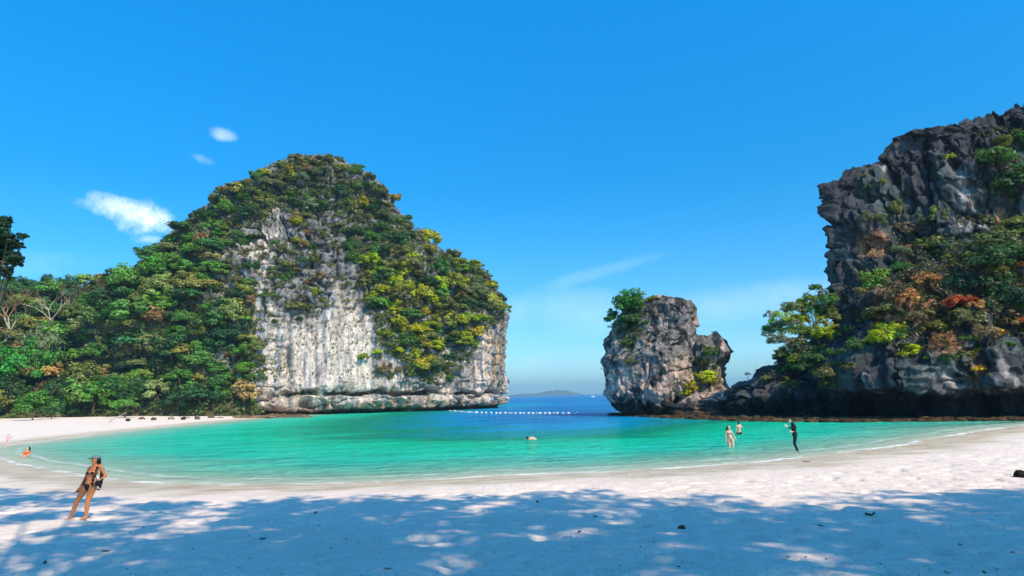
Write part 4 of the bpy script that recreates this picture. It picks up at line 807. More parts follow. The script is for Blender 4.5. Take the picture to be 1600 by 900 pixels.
# ---------------------------------------------------------------- people
def rcone(p, q, r0, r1, n=14):
    p, q = np.array(p, float), np.array(q, float); d = q-p; L = max(np.linalg.norm(d), 1e-5); d /= L
    a = np.cross(d, [0, 0, 1] if abs(d[2]) < .9 else [1, 0, 0]); a /= np.linalg.norm(a); b = np.cross(d, a); an = np.arange(n)*2*np.pi/n
    ring = np.cos(an)[:, None]*a+np.sin(an)[:, None]*b; st = []
    for t in np.linspace(-np.pi/2+.12, 0, 5): st.append((r0*math.sin(t), r0*math.cos(t)))
    for t in np.linspace(0, np.pi/2-.12, 5): st.append((L+r1*math.sin(t), r1*math.cos(t)))
    V = np.vstack([p+d*h+ring*r for h, r in st]); F = grid_faces(len(st), n, True).tolist()
    return V, F+[list(range(n))[::-1], [len(V)-n+i for i in range(n)]]
def ell(c, r, rot=None, n=14):
    th = np.linspace(-np.pi/2+.1, np.pi/2-.1, 10); an = np.arange(n)*2*np.pi/n
    V = np.vstack([np.stack([np.cos(t)*np.cos(an), np.cos(t)*np.sin(an), np.full(n, math.sin(t))], -1) for t in th])*np.array(r)
    if rot is not None: V = V @ np.array(Matrix(rot) if not isinstance(rot, Matrix) else rot).T
    return V+np.array(c), grid_faces(10, n, True).tolist()+[list(range(n))[::-1], [9*n+i for i in range(n)]]
def rz(a): return Matrix.Rotation(R(a), 3, 'Z')
def fuse(name, shapes, mat, voxel, smooth=3):
    V, F, k = [], [], 0
    for v, f in shapes: V.append(v); F += [[i+k for i in q] for q in f]; k += len(v)
    me = bpy.data.meshes.new(name); me.from_pydata(np.vstack(V).tolist(), [], F); o = bpy.data.objects.new(name, me); C.objects.link(o)
    m = o.modifiers.new('r', 'REMESH'); m.mode = 'VOXEL'; m.voxel_size = voxel
    if smooth: s = o.modifiers.new('s', 'SMOOTH'); s.factor = .5; s.iterations = smooth
    dg = bpy.context.evaluated_depsgraph_get(); out = bpy.data.meshes.new_from_object(o.evaluated_get(dg)); out.name = name
    bpy.data.objects.remove(o); bpy.data.meshes.remove(me); out.materials.clear(); out.materials.append(mat)
    out.polygons.foreach_set('use_smooth', np.ones(len(out.polygons), bool)); return out
def hand(w, d, side, curl=.4, L=.18):                 # wrist, pointing direction, direction of the thumb
    w, d, s = np.array(w, float), np.array(d, float), np.array(side, float); d /= np.linalg.norm(d); s = s-d*(s@d); s /= np.linalg.norm(s); n = np.cross(d, s)
    out = [rcone(w, w+d*.05, .024, .030), ell(w+d*.06, (.036, .036, .036)), rcone(w+d*.05-s*.02, w+d*.085-s*.022, .018, .016), rcone(w+d*.05+s*.02, w+d*.085+s*.024, .018, .016)]
    for i, (o_, l) in enumerate([(-.032, .058), (-.011, .072), (.011, .078), (.032, .070)]):
        p = w+d*.085+s*o_; q = p+(d+n*curl*.5)*l*.55; e = q+(d*(1-curl*.6)+n*curl)*l*.5; out += [rcone(p, q, .0105, .0095, 8), rcone(q, e, .0095, .008, 8)]
    p = w+d*.03+s*.03; q = p+(d*.6+s*.8)*.035; out += [rcone(p, q, .014, .011, 8), rcone(q, q+(d*.9+s*.3)*.03, .011, .009, 8)]
    return out
def head(c, face, s=1.0):                              # skull, jaw, nose, ears, neck stub; face = direction looked at
    c = np.array(c, float); f = np.array(face, float); f /= np.linalg.norm(f); a = math.degrees(math.atan2(f[1], f[0])); m = rz(a); r = np.array([-f[1], f[0], 0]); r /= np.linalg.norm(r)
    up = np.array([0, 0, 1.])
    return [ell(c+up*.025*s, (.095*s, .078*s, .092*s), m), ell(c+f*.018*s-up*.045*s, (.068*s, .058*s, .072*s), m), rcone(c+f*.088*s+up*.012*s, c+f*.104*s-up*.024*s, .010*s, .014*s, 8),
            rcone(c+f*.07*s-up*.062*s-r*.016, c+f*.07*s-up*.062*s+r*.016, .011, .011, 8), ell(c+f*.062*s-up*.098*s, (.022, .022, .018)), ell(c+r*.078*s-up*.01, (.012, .012, .026), m), ell(c-r*.078*s-up*.01, (.012, .012, .026), m)]
def eyes(root, c, face, s=1.0):
    c = np.array(c, float); f = np.array(face, float); f /= np.linalg.norm(f); r = np.array([-f[1], f[0], 0]); r /= np.linalg.norm(r)
    for k in (-1, 1):
        V, F = ell(c+f*.083*s+r*k*.032*s+np.array([0, 0, .008]), (.008, .008, .006)); me = bpy.data.meshes.new('eye'); me.from_pydata(V.tolist(), [], F); me.materials.append(HAIR); ob('eye', me, root)
def person_root(u, v, label, z=None):
    g = atZ(u, v, 0.)[0]
    if z is None:
        for _ in range(8): zz = float(land_z([g[0]], [g[1]])[0][0]); g = atZ(u, v, max(zz, 0))[0]
        z = zz
    return ob('person', None, loc=(g[0], g[1], z), category='person', label=label)
def leg(h, k, a, toe, r=(.088, .056, .036), calf=.05):
    h, k, a, toe = map(lambda q: np.array(q, float), (h, k, a, toe)); m = k*.62+a*.38
    return [rcone(h, h*.45+k*.55, r[0], r[0]*.80), rcone(h*.45+k*.55, k, r[0]*.80, r[1]), rcone(k, m, r[1], calf), rcone(m, a, calf, r[2]), rcone(a+[0, 0, -.035], toe, .036, .024), rcone(a+[0, 0, -.03], a-(toe-a)*.18+[0, 0, -.03], .034, .030)]
def arm(s, e, w, r=(.046, .038, .027)):
    return [rcone(s, e, r[0], r[1]), rcone(e, w, r[1], r[2])]

# the woman standing at the edge of the shade
def lady():
    root = person_root(124, 812, 'woman in a dark bikini and pale cap standing in tree shade on the sand'); D = .0
    hc = (.315, .0, 1.49); nk = (.30, .01, 1.36); ch = np.array([.265, .0, 1.18]); ws = np.array([.205, .01, 1.00]); hp = np.array([.185, .02, .86])
    face = (-.75, -.62, .10)
    sh = [rcone((.305, .01, 1.42), nk, .050, .054), rcone(nk, (.285, .015, 1.28), .056, .085), rcone((.185, .01, 1.295), (.42, .02, 1.325), .060, .062), ell(ch+[0, 0, .04], (.145, .095, .13)), ell(ch, (.135, .10, .12)),
          rcone(ch, ws, .108, .098), ell(ws, (.118, .088, .10)), rcone(ws, hp, .095, .125), ell(hp, (.170, .118, .105)), ell(hp+[.0, .07, -.04], (.15, .09, .09)), ell(ch+[-.065, -.085, .005], (.058, .055, .058)), ell(ch+[.055, -.095, .01], (.058, .055, .058))]
    sh += head(hc, face) + leg((.10, .0, .80), (-.06, -.06, .47), (-.225, .0, .085), (-.27, -.17, .02), r=(.100, .060, .038), calf=.056) + leg((.265, .03, .80), (.205, -.03, .46), (.145, .03, .085), (.09, -.13, .02), r=(.100, .060, .038), calf=.056)
    sh += arm((.45, .03, 1.30), (.545, .10, 1.07), (.47, -.03, .985)) + hand((.47, -.03, .985), (-.5, -.5, -.35), (0, 0, 1), .9)
    sh += arm((.165, .0, 1.275), (.085, -.03, 1.02), (-.01, -.05, .82)) + hand((-.01, -.05, .82), (-.5, -.1, -.75), (0, -1, 0), .8)
    ob('body', fuse('body', sh, SKIN_T, .0075), root); eyes(root, hc, face)
    ob('hair', fuse('hair', [ell((.335, .03, 1.50), (.088, .095, .09)), ell((.375, .055, 1.44), (.05, .055, .085)), rcone((.38, .06, 1.42), (.385, .07, 1.36), .035, .018)], HAIR, .009), root)
    f = np.array([-.75, -.62, 0]); f /= np.linalg.norm(f)
    cap = ob('cap', fuse('cap', [ell((.315, .0, 1.572), (.102, .098, .062), rz(40)), ell((.315, .0, 1.552), (.105, .10, .028), rz(40))], CAPM, .009), root)
    ob('visor', fuse('visor', [ell(np.array([.315, 0, 1.548])+f*.115, (.085, .078, .010), rz(40))], DARKCLOTH, .006, 1), cap)
    def cup(c): return ell(c, (.052, .050, .046))
    ob('bikini_top', fuse('bikini_top', [cup(ch+[-.067, -.094, .002]), cup(ch+[.057, -.104, .007]), rcone(ch+[-.13, -.03, -.02], ch+[-.06, -.125, -.02], .009, .009, 8), rcone(ch+[-.06, -.13, -.02], ch+[.05, -.14, -.02], .009, .009, 8), rcone(ch+[.05, -.14, -.02], ch+[.135, -.02, -.01], .009, .009, 8),
        rcone(ch+[-.07, -.12, .04], (.265, -.045, 1.37), .008, .008, 8), rcone(ch+[.06, -.13, .04], (.33, -.045, 1.37), .008, .008, 8)], BLACK, .0065, 1), root)
    ob('bikini_bottom', fuse('bikini_bottom', [rcone((.06, -.075, .895), (.31, -.07, .905), .016, .016, 8), ell((.185, -.095, .85), (.075, .03, .052)), ell((.185, -.065, .79), (.040, .07, .05)), ell((.185, .10, .84), (.12, .05, .07)), rcone((.02, .0, .895), (.06, -.075, .895), .014, .014, 8), rcone((.31, -.07, .905), (.35, .02, .905), .014, .014, 8)], BLACK, .007, 1), root)
    ob('open_shirt', fuse('open_shirt', [rcone((.39, -.045, 1.33), (.335, -.09, 1.05), .020, .026), rcone((.335, -.09, 1.05), (.34, -.10, .84), .026, .016), rcone((.45, .10, 1.25), (.42, .12, .92), .05, .045), rcone((.42, .12, .92), (.42, .11, .78), .045, .025), rcone((.115, -.045, 1.02), (-.03, -.02, .74), .035, .03), rcone((-.03, -.02, .74), (-.12, .0, .70), .035, .02)], DARKCLOTH, .009, 2), root)
    b = ob('bag', fuse('bag', [ell((.46, -.08, .93), (.07, .05, .06)), rcone((.50, -.08, .95), (.575, -.06, 1.02), .022, .014), rcone((.44, -.08, .88), (.50, -.08, .84), .03, .02), rcone((.42, -.02, .76), (.49, -.02, .74), .02, .014)], BLACK, .009, 1), None, loc=root.location, category='bag', label='small black bag held at the hip of the woman in the cap')
    ob('strap', mesh_np('strap', *tubes([((.43, -.06, 1.34), (.40, -.12, 1.15), .008, .008), ((.40, -.12, 1.15), (.44, -.09, .97), .008, .008)], 6), BLACK), b)
lady()
# photographer in a black wetsuit
def photographer():
    root = person_root(1246, 703.5, 'person in a black wetsuit wading and holding up a phone'); k = -float(root.location.z); s = .00363
    def P(X, Z, y=0): return np.array([(X-1230)*s, y, (562-Z)*s+k])
    hc = P(1168, 150); face = (-1, -.15, -.1); nk = P(1186, 185)
    body = [rcone(P(1178, 172), nk, .052, .056), rcone(nk, P(1196, 205), .058, .09), rcone(P(1198, 212, -.15), P(1206, 212, .16), .062, .062), ell(P(1207, 240), (.125, .15, .15)), rcone(P(1207, 245), P(1208, 300), .125, .105), ell(P(1208, 310), (.115, .135, .10)), ell(P(1214, 345), (.135, .16, .11))]
    legs = leg(P(1205, 365, -.09), P(1183, 470, -.12), P(1242, 560, -.10)+[0, 0, -.2], P(1205, 600, -.1)-[0, 0, .1], r=(.10, .065, .045), calf=.062) + leg(P(1228, 365, .09), P(1212, 475, .10), P(1256, 565, .10)+[0, 0, -.2], P(1220, 610, .1)-[0, 0, .1], r=(.10, .065, .045), calf=.062)
    ob('body', fuse('body', head(hc, face)+[rcone(P(1176, 165), P(1190, 195), .05, .05)]+hand(P(1108, 232, -.1), (-.8, -.1, .5), (0, 0, 1), .6)+hand(P(1162, 305, -.15), (-.9, -.1, .1), (0, 0, 1), .7)+[rcone(P(1125, 240, -.1), P(1108, 232, -.1), .03, .026), rcone(P(1175, 305, -.17), P(1162, 305, -.15), .03, .026)], SKIN_L, .0085), root)
    eyes(root, hc, face)
    ob('wetsuit', fuse('wetsuit', body+legs+[rcone(P(1200, 215, -.16), P(1165, 262, -.18), .058, .048), rcone(P(1165, 262, -.18), P(1120, 240, -.1), .048, .036), rcone(P(1206, 215, .16), P(1205, 280, .17), .058, .046), rcone(P(1205, 280, .17), P(1172, 304, -.12), .046, .034)], BLACK, .01), root)
    ob('hair', fuse('hair', [ell(hc+[.028, 0, .045], (.095, .088, .078)), ell(hc+[.055, 0, .0], (.055, .08, .08)), ell(hc+[-.03, 0, .095], (.07, .07, .03))], HAIR, .01), root)
    p = P(1073, 215, -.12); me = fuse('phone', [ell(p, (.018, .045, .095)), rcone(p+[0, -.02, -.06], p+[0, -.02, .06], .016, .016), rcone(p+[0, .02, -.06], p+[0, .02, .06], .016, .016)], PHONE, .007, 1)
    ob('phone', me, None, loc=root.location, category='phone', label='pale phone held out by the person in the wetsuit')
photographer()
def bather():
    root = person_root(1141, 698.5, 'pale woman with long dark hair in a beige bikini standing thigh-deep'); k = -float(root.location.z); s = .0041
    def P(X, Z, y=0): return np.array([(X-270)*s, y, (525-Z)*s+k])
    hc = P(270, 272); face = (.55, -.8, .1); ch = P(268, 338); ws = P(273, 375); hp = P(280, 425)
    sh = head(hc, face)+[rcone(P(268, 290), P(268, 308), .048, .052), rcone(P(268, 308), ch, .06, .09), rcone(P(240, 318), P(298, 318), .055, .055), ell(ch, (.14, .10, .12)), rcone(ch, ws, .115, .11), ell(ws+[0, -.03, -.06], (.13, .11, .11)), rcone(ws, hp, .11, .13), ell(hp, (.185, .13, .12)),
        ell(ch+[-.06, -.085, -.01], (.062, .055, .058)), ell(ch+[.06, -.085, -.01], (.062, .055, .058))]
    f = hp-[0, 0, k+ (525-425)*s - .04]
    sh += leg(hp+[-.09, 0, -.04], hp+[-.09, -.02, -.44], [hp[0]-.09, .02, .085], [hp[0]-.11, -.15, .02], r=(.115, .068, .042), calf=.06) + leg(hp+[.09, 0, -.04], hp+[.10, -.02, -.44], [hp[0]+.10, .02, .085], [hp[0]+.12, -.15, .02], r=(.115, .068, .042), calf=.06)
    sh += arm(P(236, 322), P(218, 385, -.02), P(216, 440, -.04))+hand(P(216, 440, -.04), (.05, -.1, -1), (0, -1, 0), .4)+arm(P(302, 322), P(330, 378, -.02), P(346, 418, -.05))+hand(P(346, 418, -.05), (.4, -.1, -.9), (0, -1, 0), .4)
    ob('body', fuse('body', sh, SKIN_P, .0085), root); eyes(root, hc, face)
    ob('hair', fuse('hair', [ell(hc+[-.02, .03, .035], (.09, .09, .085)), rcone(hc+[-.06, .05, .02], hc+[-.11, .06, -.14], .07, .05), rcone(hc+[-.11, .06, -.14], hc+[-.13, .06, -.26], .05, .02)], HAIR, .01), root)
    ob('bikini_top', fuse('bikini_top', [ell(ch+[-.062, -.095, -.012], (.058, .052, .050)), ell(ch+[.062, -.095, -.012], (.058, .052, .050)), rcone(ch+[-.14, -.03, -.03], ch+[-.06, -.135, -.03], .010, .010, 8), rcone(ch+[.06, -.135, -.03], ch+[.14, -.03, -.03], .010, .010, 8)], NUDE, .0075, 1), root)
    ob('bikini_bottom', fuse('bikini_bottom', [rcone(hp+[-.17, -.06, .03], hp+[0, -.13, .02], .02, .025), rcone(hp+[.17, -.06, .03], hp+[0, -.13, .02], .02, .025), ell(hp+[0, -.10, -.05], (.09, .05, .07)), ell(hp+[0, .09, -.03], (.14, .06, .09))], NUDE, .008, 1), root)
bather()
def wader():
    root = person_root(1155.5, 679, 'bare-backed man in dark shorts waist-deep beyond the pale woman'); k = -float(root.location.z); s = .00507
    def P(X, Z, y=0): return np.array([(X-405)*s, y, (345-Z)*s+k])
    hc = P(405, 196); face = (.5, .85, -.2); ch = P(400, 240)
    sh = head(hc, face)+[rcone(P(402, 208), P(400, 222), .055, .065), rcone(P(372, 226), P(428, 226), .075, .075), ell(ch, (.17, .12, .14)), rcone(ch, P(402, 290), .135, .12), ell(P(403, 312), (.155, .12, .12))]
    sh += leg(P(388, 325), P(386, 325)-[0, 0, .42], [P(386, 0)[0], .02, .09], [P(386, 0)[0], .18, .03]) + leg(P(420, 325), P(422, 325)-[0, 0, .42], [P(422, 0)[0], .02, .09], [P(422, 0)[0], .18, .03])
    sh += arm(P(368, 230), P(364, 275, -.02), P(372, 300, -.08))+hand(P(372, 300, -.08), (.4, -.2, -.8), (0, -1, 0), .4)+arm(P(432, 228), P(460, 250, .05), P(440, 222, .16))+hand(P(440, 222, .16), (-.5, .3, .6), (0, 1, 0), .5)
    ob('body', fuse('body', sh, SKIN_P, .01), root); eyes(root, hc, face)
    ob('hair', fuse('hair', [ell(hc+[-.01, -.025, .04], (.088, .095, .08))], HAIR, .01), root)
    ob('shorts', fuse('shorts', [ell(P(403, 318), (.175, .135, .085)), rcone(P(388, 322), P(387, 370), .115, .105), rcone(P(420, 322), P(421, 370), .115, .105)], DARKCLOTH, .011), root)
wader()
def swimmers():
    root = person_root(831, 686.5, 'swimmer floating with pale back and dark head above the blue water', z=0.)
    sh = [ell((.0, 0, .02), (.27, .17, .17)), ell((.16, 0, -.03), (.22, .15, .12)), rcone((-.2, -.02, .05), (-.30, -.02, .08), .075, .06)]+head((-.34, -.02, .10), (-.9, .1, -.4))
    sh += arm((-.12, -.17, .05), (-.22, -.38, -.06), (-.36, -.46, -.14))+hand((-.36, -.46, -.14), (-1, -.2, -.2), (0, 0, 1), .2)+arm((-.12, .17, .05), (-.10, .40, -.05), (-.30, .5, -.12))+hand((-.30, .5, -.12), (-1, .2, -.2), (0, 0, 1), .2)
    sh += leg((.30, -.08, -.08), (.70, -.10, -.2), (1.08, -.1, -.28), (1.24, -.1, -.34))+leg((.30, .08, -.08), (.70, .10, -.24), (1.08, .1, -.36), (1.24, .1, -.42))
    ob('body', fuse('body', sh, SKIN_P, .012), root); ob('hair', fuse('hair', [ell((-.335, -.02, .13), (.098, .092, .09)), ell((-.30, -.05, .10), (.07, .07, .08))], HAIR, .01), root)
    # child in an orange top crouching in the shallows
    root = person_root(42, 712.5, 'dark-haired swimmer in an orange top crouching in the shallows at the left'); z = 0
    hc = (.05, -.02, .56); sh = head(hc, (-.6, -.75, -.25))+[rcone((.04, 0, .46), (.0, 0, .36), .05, .06), rcone((-.14, 0, .34), (.14, 0, .34), .06, .06), ell((-.02, 0, .22), (.15, .11, .14)), ell((.0, .03, .05), (.17, .15, .11))]
    sh += leg((-.1, 0, .02), (-.18, -.36, .06), (-.16, -.12, -.12), (-.17, -.32, -.17))+leg((.1, 0, .02), (.16, -.36, .06), (.16, -.12, -.12), (.17, -.32, -.17))
    sh += arm((-.16, 0, .33), (-.24, -.16, .17), (-.16, -.34, .12))+hand((-.16, -.34, .12), (.2, -.9, 0), (0, 0, 1), .4)+arm((.16, 0, .33), (.24, -.16, .17), (.16, -.34, .12))+hand((.16, -.34, .12), (-.2, -.9, 0), (0, 0, 1), .4)
    ob('body', fuse('body', sh, SKIN_P, .01), root); eyes(root, hc, (-.6, -.75, -.25))
    ob('swim_top', fuse('swim_top', [rcone((-.14, 0, .33), (.14, 0, .33), .068, .068), ell((-.02, 0, .22), (.162, .122, .145)), rcone((-.16, 0, .33), (-.21, -.09, .24), .062, .055), rcone((.16, 0, .33), (.21, -.09, .24), .062, .055)], ORANGE, .01), root)
    ob('hair', fuse('hair', [ell((.075, .02, .60), (.098, .098, .09)), rcone((.12, .03, .56), (.13, .05, .38), .06, .035)], HAIR, .01), root)
    # child in pink on the waterline
    root = person_root(12, 697, 'child in pale pink standing at the waterline with arms held out')
    hc = (-.02, 0, .97); sh = head(hc, (.3, -.9, -.1), .9)+[rcone((-.02, 0, .90), (-.01, 0, .82), .04, .05), rcone((-.12, 0, .79), (.12, 0, .79), .048, .048), ell((.0, 0, .68), (.12, .09, .13)), ell((.0, .02, .52), (.13, .10, .10))]
    sh += leg((-.06, 0, .48), (-.07, -.03, .28), (-.08, 0, .06), (-.09, -.12, .02), (.07, .045, .03), .042)+leg((.06, 0, .48), (.08, -.03, .28), (.06, 0, .06), (.07, -.12, .02), (.07, .045, .03), .042)
    sh += arm((-.13, 0, .79), (-.24, -.05, .80), (-.34, -.08, .88), (.036, .03, .022))+hand((-.34, -.08, .88), (-.8, -.1, .6), (0, 0, 1), .3)+arm((.13, 0, .79), (.24, -.05, .76), (.34, -.08, .80), (.036, .03, .022))+hand((.34, -.08, .80), (.8, -.1, .3), (0, 0, 1), .3)
    ob('body', fuse('body', sh, SKIN_L, .009), root); eyes(root, hc, (.3, -.9, -.1), .9)
    ob('swimsuit', fuse('swimsuit', [rcone((-.11, 0, .785), (.11, 0, .785), .055, .055), ell((.0, 0, .68), (.132, .10, .14)), ell((.0, .02, .52), (.142, .112, .11)), rcone((0, 0, .66), (0, .01, .52), .115, .12)], PINK, .01), root)
    ob('hair', fuse('hair', [ell((-.025, .02, 1.0), (.08, .08, .075))], HAIR, .01), root)
swimmers()

# ---------------------------------------------------------------- small things
import bmesh
def box(bm, c, s, rot=None):
    m = Matrix.Translation(Vector(c)) @ (rot.to_4x4() if rot is not None else Matrix()) @ Matrix.Diagonal((*s, 1)); bmesh.ops.create_cube(bm, size=1, matrix=m)
def bm_ob(name, bm, mat, parent=None, **k):
    me = bpy.data.meshes.new(name); bm.to_mesh(me); bm.free(); me.materials.append(mat); return ob(name, me, parent, **k)
# lookout platform near the summit
def platform():
    c = atY(342, 306, 179)[0]; root = ob('lookout_platform', None, loc=c, rot=(0, 0, R(12)), category='platform', label='small dark steel lookout platform jutting from the wooded skyline of the dome')
    for i in range(6): bm = bmesh.new(); box(bm, (-1.75+i*.7, 0, 0), (.66, 2.2, .12)); bm_ob('deck_plank', bm, METAL, root)
    for y in (-1.05, 1.05):
        bm = bmesh.new(); box(bm, (0, y, -.18), (4.4, .14, .22)); bm_ob('beam', bm, METAL, root)
        for z in (.55, 1.1): bm = bmesh.new(); box(bm, (0, y, z), (4.3, .07, .07)); bm_ob('rail', bm, METAL, root)
        for x in (-2.1, -.7, .7, 2.1): bm = bmesh.new(); box(bm, (x, y*1.06, .5), (.09, .09, 1.25)); bm_ob('post', bm, METAL, root)
    for x in (0, 1.7): bm = bmesh.new(); box(bm, (x, 0, -1.9), (.2, .2, 3.4)); bm_ob('leg', bm, METAL, root)
platform()
# floating swim line across the bay mouth
def buoys():
    pts = [(700, 641.5), (730, 644), (760, 645.2), (800, 645.6), (850, 645.8), (905, 645.5), (925, 645)]
    uu = np.concatenate([np.arange(703, 745, 4.), np.arange(745, 800, 7.5), np.arange(800, 874, 6.5), [880, 889, 903]]); P = atZ(uu+rng.normal(0, .7, len(uu)), np.interp(uu, [p[0] for p in pts], [p[1] for p in pts])+rng.normal(0, .12, len(uu)), .05)
    root = ob('float_line', None, loc=P[len(P)//2], category='float line', label='line of small white floats strung across the mouth of the bay'); o0 = P[len(P)//2]
    V, F = ell((0, 0, 0), (.30, .19, .19)); me = bpy.data.meshes.new('float'); me.from_pydata(V.tolist(), [], F); me.materials.append(WHITEP)
    for i, p in enumerate(P): ob('float', me, root, loc=p-o0+[0, 0, .03], rot=(0, rng.uniform(-.3, .3), rng.uniform(-.6, .6)), scale=rng.uniform(.45, .95))
    V, F = tubes([(P[i]-o0+[0, 0, -.02], P[i+1]-o0+[0, 0, -.02],   .008, .008) for i in range(len(P)-1)], 4); ob('rope', mesh_np('rope', V, F, WHITEP), root)
buoys()
def boat():
    p = atZ(926, 620.6, 0)[0]; root = ob('boat', None, loc=p, category='boat', label='tiny white boat far out on the open sea beside the stack'); L = 4.2
    xs = np.linspace(-1, 1, 13); V = []
    for x in xs:
        w = .8*(1-max(0, x)**2.2); V += [(x*L/2, -w, .75+.25*max(0, x)), (x*L/2, -w*.55, -.1), (x*L/2, w*.55, -.1), (x*L/2, w, .75+.25*max(0, x))]
    F = grid_faces(13, 4, True); me = mesh_np('hull', np.array(V), F, WHITEP, False); ob('hull', me, root)
    bm = bmesh.new(); box(bm, (-.2, 0, 1.1), (1.4, 1.1, .8)); bmesh.ops.bevel(bm, geom=bm.edges[:], offset=.12, segments=2, affect='EDGES'); bm_ob('cabin', bm, WHITEP, root)
boat()
def on_sand(u, v):
    g = atZ(u, v, .5)[0]
    for _ in range(8): z = float(land_z([g[0]], [g[1]], True)[0][0]); g = atZ(u, v, z)[0]
    return g
# coconut husk and stones
g = on_sand(1066, 831); me = rock_mesh('coconut', 3, (.07, .045, .03), 3, (1, .9, .85), .08); me.materials.clear(); me.materials.append(HUSK)
o = ob('coconut', me, None, g+[0, 0, .06], (.3, .2, .5), .092, category='coconut', label='dark brown coconut husk lying alone on the shaded sand')
g = on_sand(1600, 746); ob('stone', rock_mesh('stone', 5, (.05, .04, .035), 3), None, g+[0, 0, .05], (0, 0, 1), .24, category='stone', label='dark stone half cut off by the right edge of the sand')
def boulder(u, v, r_px, seed, lab, col): 
    g = on_sand(u, v); r = r_px*g[1]/FPX; ob('boulder', rock_mesh('boulder', seed, col, 3), None, g+[0, 0, r*.25], (0, 0, seed), r, category='boulder', label=lab, group='boulders behind the spit')
for i, (u, v, r, lab, c) in enumerate([(268, 655, 5, 'palest pinkish boulder in the row behind the sandy spit', (.5, .38, .33)), (240, 656, 4.5, 'grey-brown boulder left of the pale one behind the spit', (.2, .16, .13)), (222, 656, 5, 'reddish-brown boulder in the row behind the spit', (.26, .15, .10)), (286, 655, 4, 'dark boulder right of the pale one behind the spit', (.09, .07, .06)),
                               (308, 654, 5, 'grey boulder near the end of the row behind the spit', (.22, .2, .19)), (330, 654, 6, 'largest brown boulder where the spit meets the cliff', (.2, .14, .10)), (200, 657, 4, 'dark brown boulder under the leaning green tree', (.1, .07, .05))]): boulder(u, v, r, 90+i, lab, c)
g = on_sand(170, 661); s = branches(9, (0, 0, 0), (.8, .1, .45), 1.5, .12, 2, .6, .1, .25, (1, 2), .6); V, F = tubes(s, 6); ob('driftwood', mesh_np('driftwood', V, F, PALEBARK), None, g+[0, 0, .1], category='driftwood', label='bleached bent tree trunk on the sand below the bright green tree')
# leaves, twigs and husks on the near sand
LEAFDRY = [plain('dry_leaf', c, .8, .3, 30., .2, .3) for c in ((.10, .06, .035), (.22, .14, .07), (.045, .035, .03))]
def dry_leaf(seed, mat):
    rr = np.random.default_rng(seed); n = 9; t = np.linspace(0, 1, n)[:, None]; w = (np.sin(np.pi*t**.8)*.42+.02); a = np.linspace(-1, 1, 5)[None]; X = t*2-1+0*a; Y = w*a
    Z = .35*(X**2)*rr.uniform(.2, 1.)+.5*Y**2*rr.uniform(.4, 1.6)+.05*rr.normal(size=X.shape); V = np.stack([X.ravel(), Y.ravel(), Z.ravel()], -1); F = grid_faces(n, 5); V2 = V-[0, 0, .03]
    return mesh_np('fallen_leaf', np.vstack([V, V2]), np.vstack([F, F[:, ::-1]+len(V)]), mat)
def twig(seed):
    s = branches(seed, (-.8, 0, .03), (1, .1, .02), .9, .035, 2, .45, -.02, .22, (1, 2), .6); s = [((p[0], p[1], abs(p[2])*.35+.03), (q[0], q[1], abs(q[2])*.35+.03), a, b) for p, q, a, b in s]; V, F = tubes(s, 5); return mesh_np('twig', V, F, BARK)
LV = [dry_leaf(200+i, LEAFDRY[i % 3]) for i in range(6)]; TW = [twig(300+i) for i in range(4)]
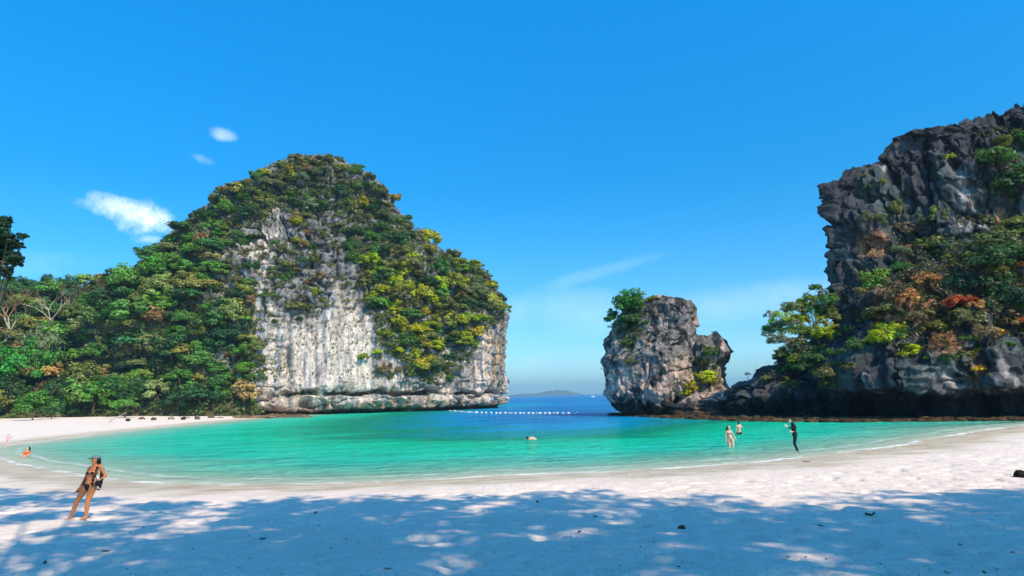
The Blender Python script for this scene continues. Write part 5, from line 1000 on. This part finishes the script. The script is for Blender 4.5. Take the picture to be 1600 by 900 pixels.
deb = [(410, 843, 5, 'l', 'small dark leaf below the nearest shade edge left of centre'), (493, 802, 4, 'l', 'tiny dark leaf beside the sunlit streaks behind the woman'), (165, 862, 5, 'l', 'brown leaf on shaded sand in front of the woman'), (266, 834, 4, 't', 'short twig on the sand just past the woman’s feet'),
       (605, 890, 5, 'l', 'curled leaf at the bottom edge among small sun flecks'), (775, 863, 7, 't', 'twig lying in the middle of the deep shade'), (722, 848, 4, 'l', 'single dark leaf on evenly shaded sand near the centre'), (550, 776, 5, 't', 'little twig on the sunlit sand near the water'),
       (755, 800, 6, 't', 'twig on the boundary between sun and shade'), (840, 785, 4, 'l', 'small leaf on the bright sand by the shade edge'), (1010, 872, 8, 't', 'clump of broken twigs on the shade floor below the coconut'), (1360, 805, 8, 'l', 'large dark pointed leaf on the sand to the right'),
       (1372, 808, 5, 't', 'thin twig touching the large dark pointed leaf'), (1457, 891, 9, 't', 'tangled dark twig at the bottom edge right'), (1232, 872, 4, 'l', 'leaf beside the largest sun flecks right of the coconut'), (1150, 840, 5, 't', 'twig in the sun-dappled sand beyond the coconut'),
       (1500, 852, 5, 'l', 'brown leaf on the plain shaded sand at the right'), (1575, 855, 6, 't', 'twig near the right edge of the shaded sand'), (905, 832, 4, 'l', 'dark leaf between the coconut and the middle of the beach'), (930, 808, 4, 'l', 'leaf just inside the shade edge, centre'),
       (1282, 822, 4, 'l', 'small leaf between two long streaks of sunlight'), (680, 895, 6, 't', 'dark twig cut by the bottom edge of the picture'), (1260, 722, 4, 'l', 'dark leaf on the wide sunlit sand by the waterline'), (1165, 753, 4, 't', 'small twig on bright dry sand right of centre'),
       (735, 778, 3, 'l', 'tiny leaf on wet-dry sand line at the centre'), (1480, 896, 4, 'l', 'leaf beside the tangled dark twig'), (360, 868, 6, 't', 'twig half buried in shaded sand at left'), (70, 880, 5, 'l', 'leaf in the bottom left corner of the sand')]
for i, (u, v, r, k, lab) in enumerate(deb):
    g = on_sand(u, v); s = r*1.25*g[1]/FPX; me = LV[i % 6] if k == 'l' else TW[i % 4]
    ob('fallen_leaf' if k == 'l' else 'twig', me, None, g+[0, 0, .012], (rng.uniform(-.2, .2), rng.uniform(-.2, .2), rng.uniform(0, 6.28)), s, category='leaf' if k == 'l' else 'twig', label=lab.replace('’', "'"), group='leaves and twigs fallen on the sand')
# crumbs of shell, bark and leaf
def litter():
    n = 1900; rr = np.random.default_rng(77); u = rr.uniform(-20, 1620, n); v = 905-(rr.random(n)**1.3)*150; G = atZ(u, v, .55); z, d = land_z(G[:, 0], G[:, 1], True); G[:, 2] = z+.006
    s = rr.uniform(.005, .018, n)*(1+1.2*(rr.random(n) < .12)); N = np.array([0, 0, 1.])+rr.normal(size=(n, 3))*.5; V, F = leaf_quads(G, N, s, rr, 1.8); k = d < -3
    F = F[k]; me = mesh_np('beach_litter', V, F, BARK, False); me.materials.clear(); me.materials.append(LEAFDRY[0]); ob('beach_litter', me, kind='stuff')
litter()
# sea haze
def haze():
    bm = bmesh.new(); box(bm, (0, 3400, 50), (15000, 7400, 122)); m = M('haze'); v = m.n('ShaderNodeVolumePrincipled'); v.inputs['Density'].default_value = HAZE; v.inputs['Color'].default_value = (.42, .76, 1, 1); v.inputs['Anisotropy'].default_value = .1
    m.l(v.outputs[0], m.out.inputs['Volume']); bm_ob('haze', bm, m.m, kind='stuff')
HAZE = .0002
haze()
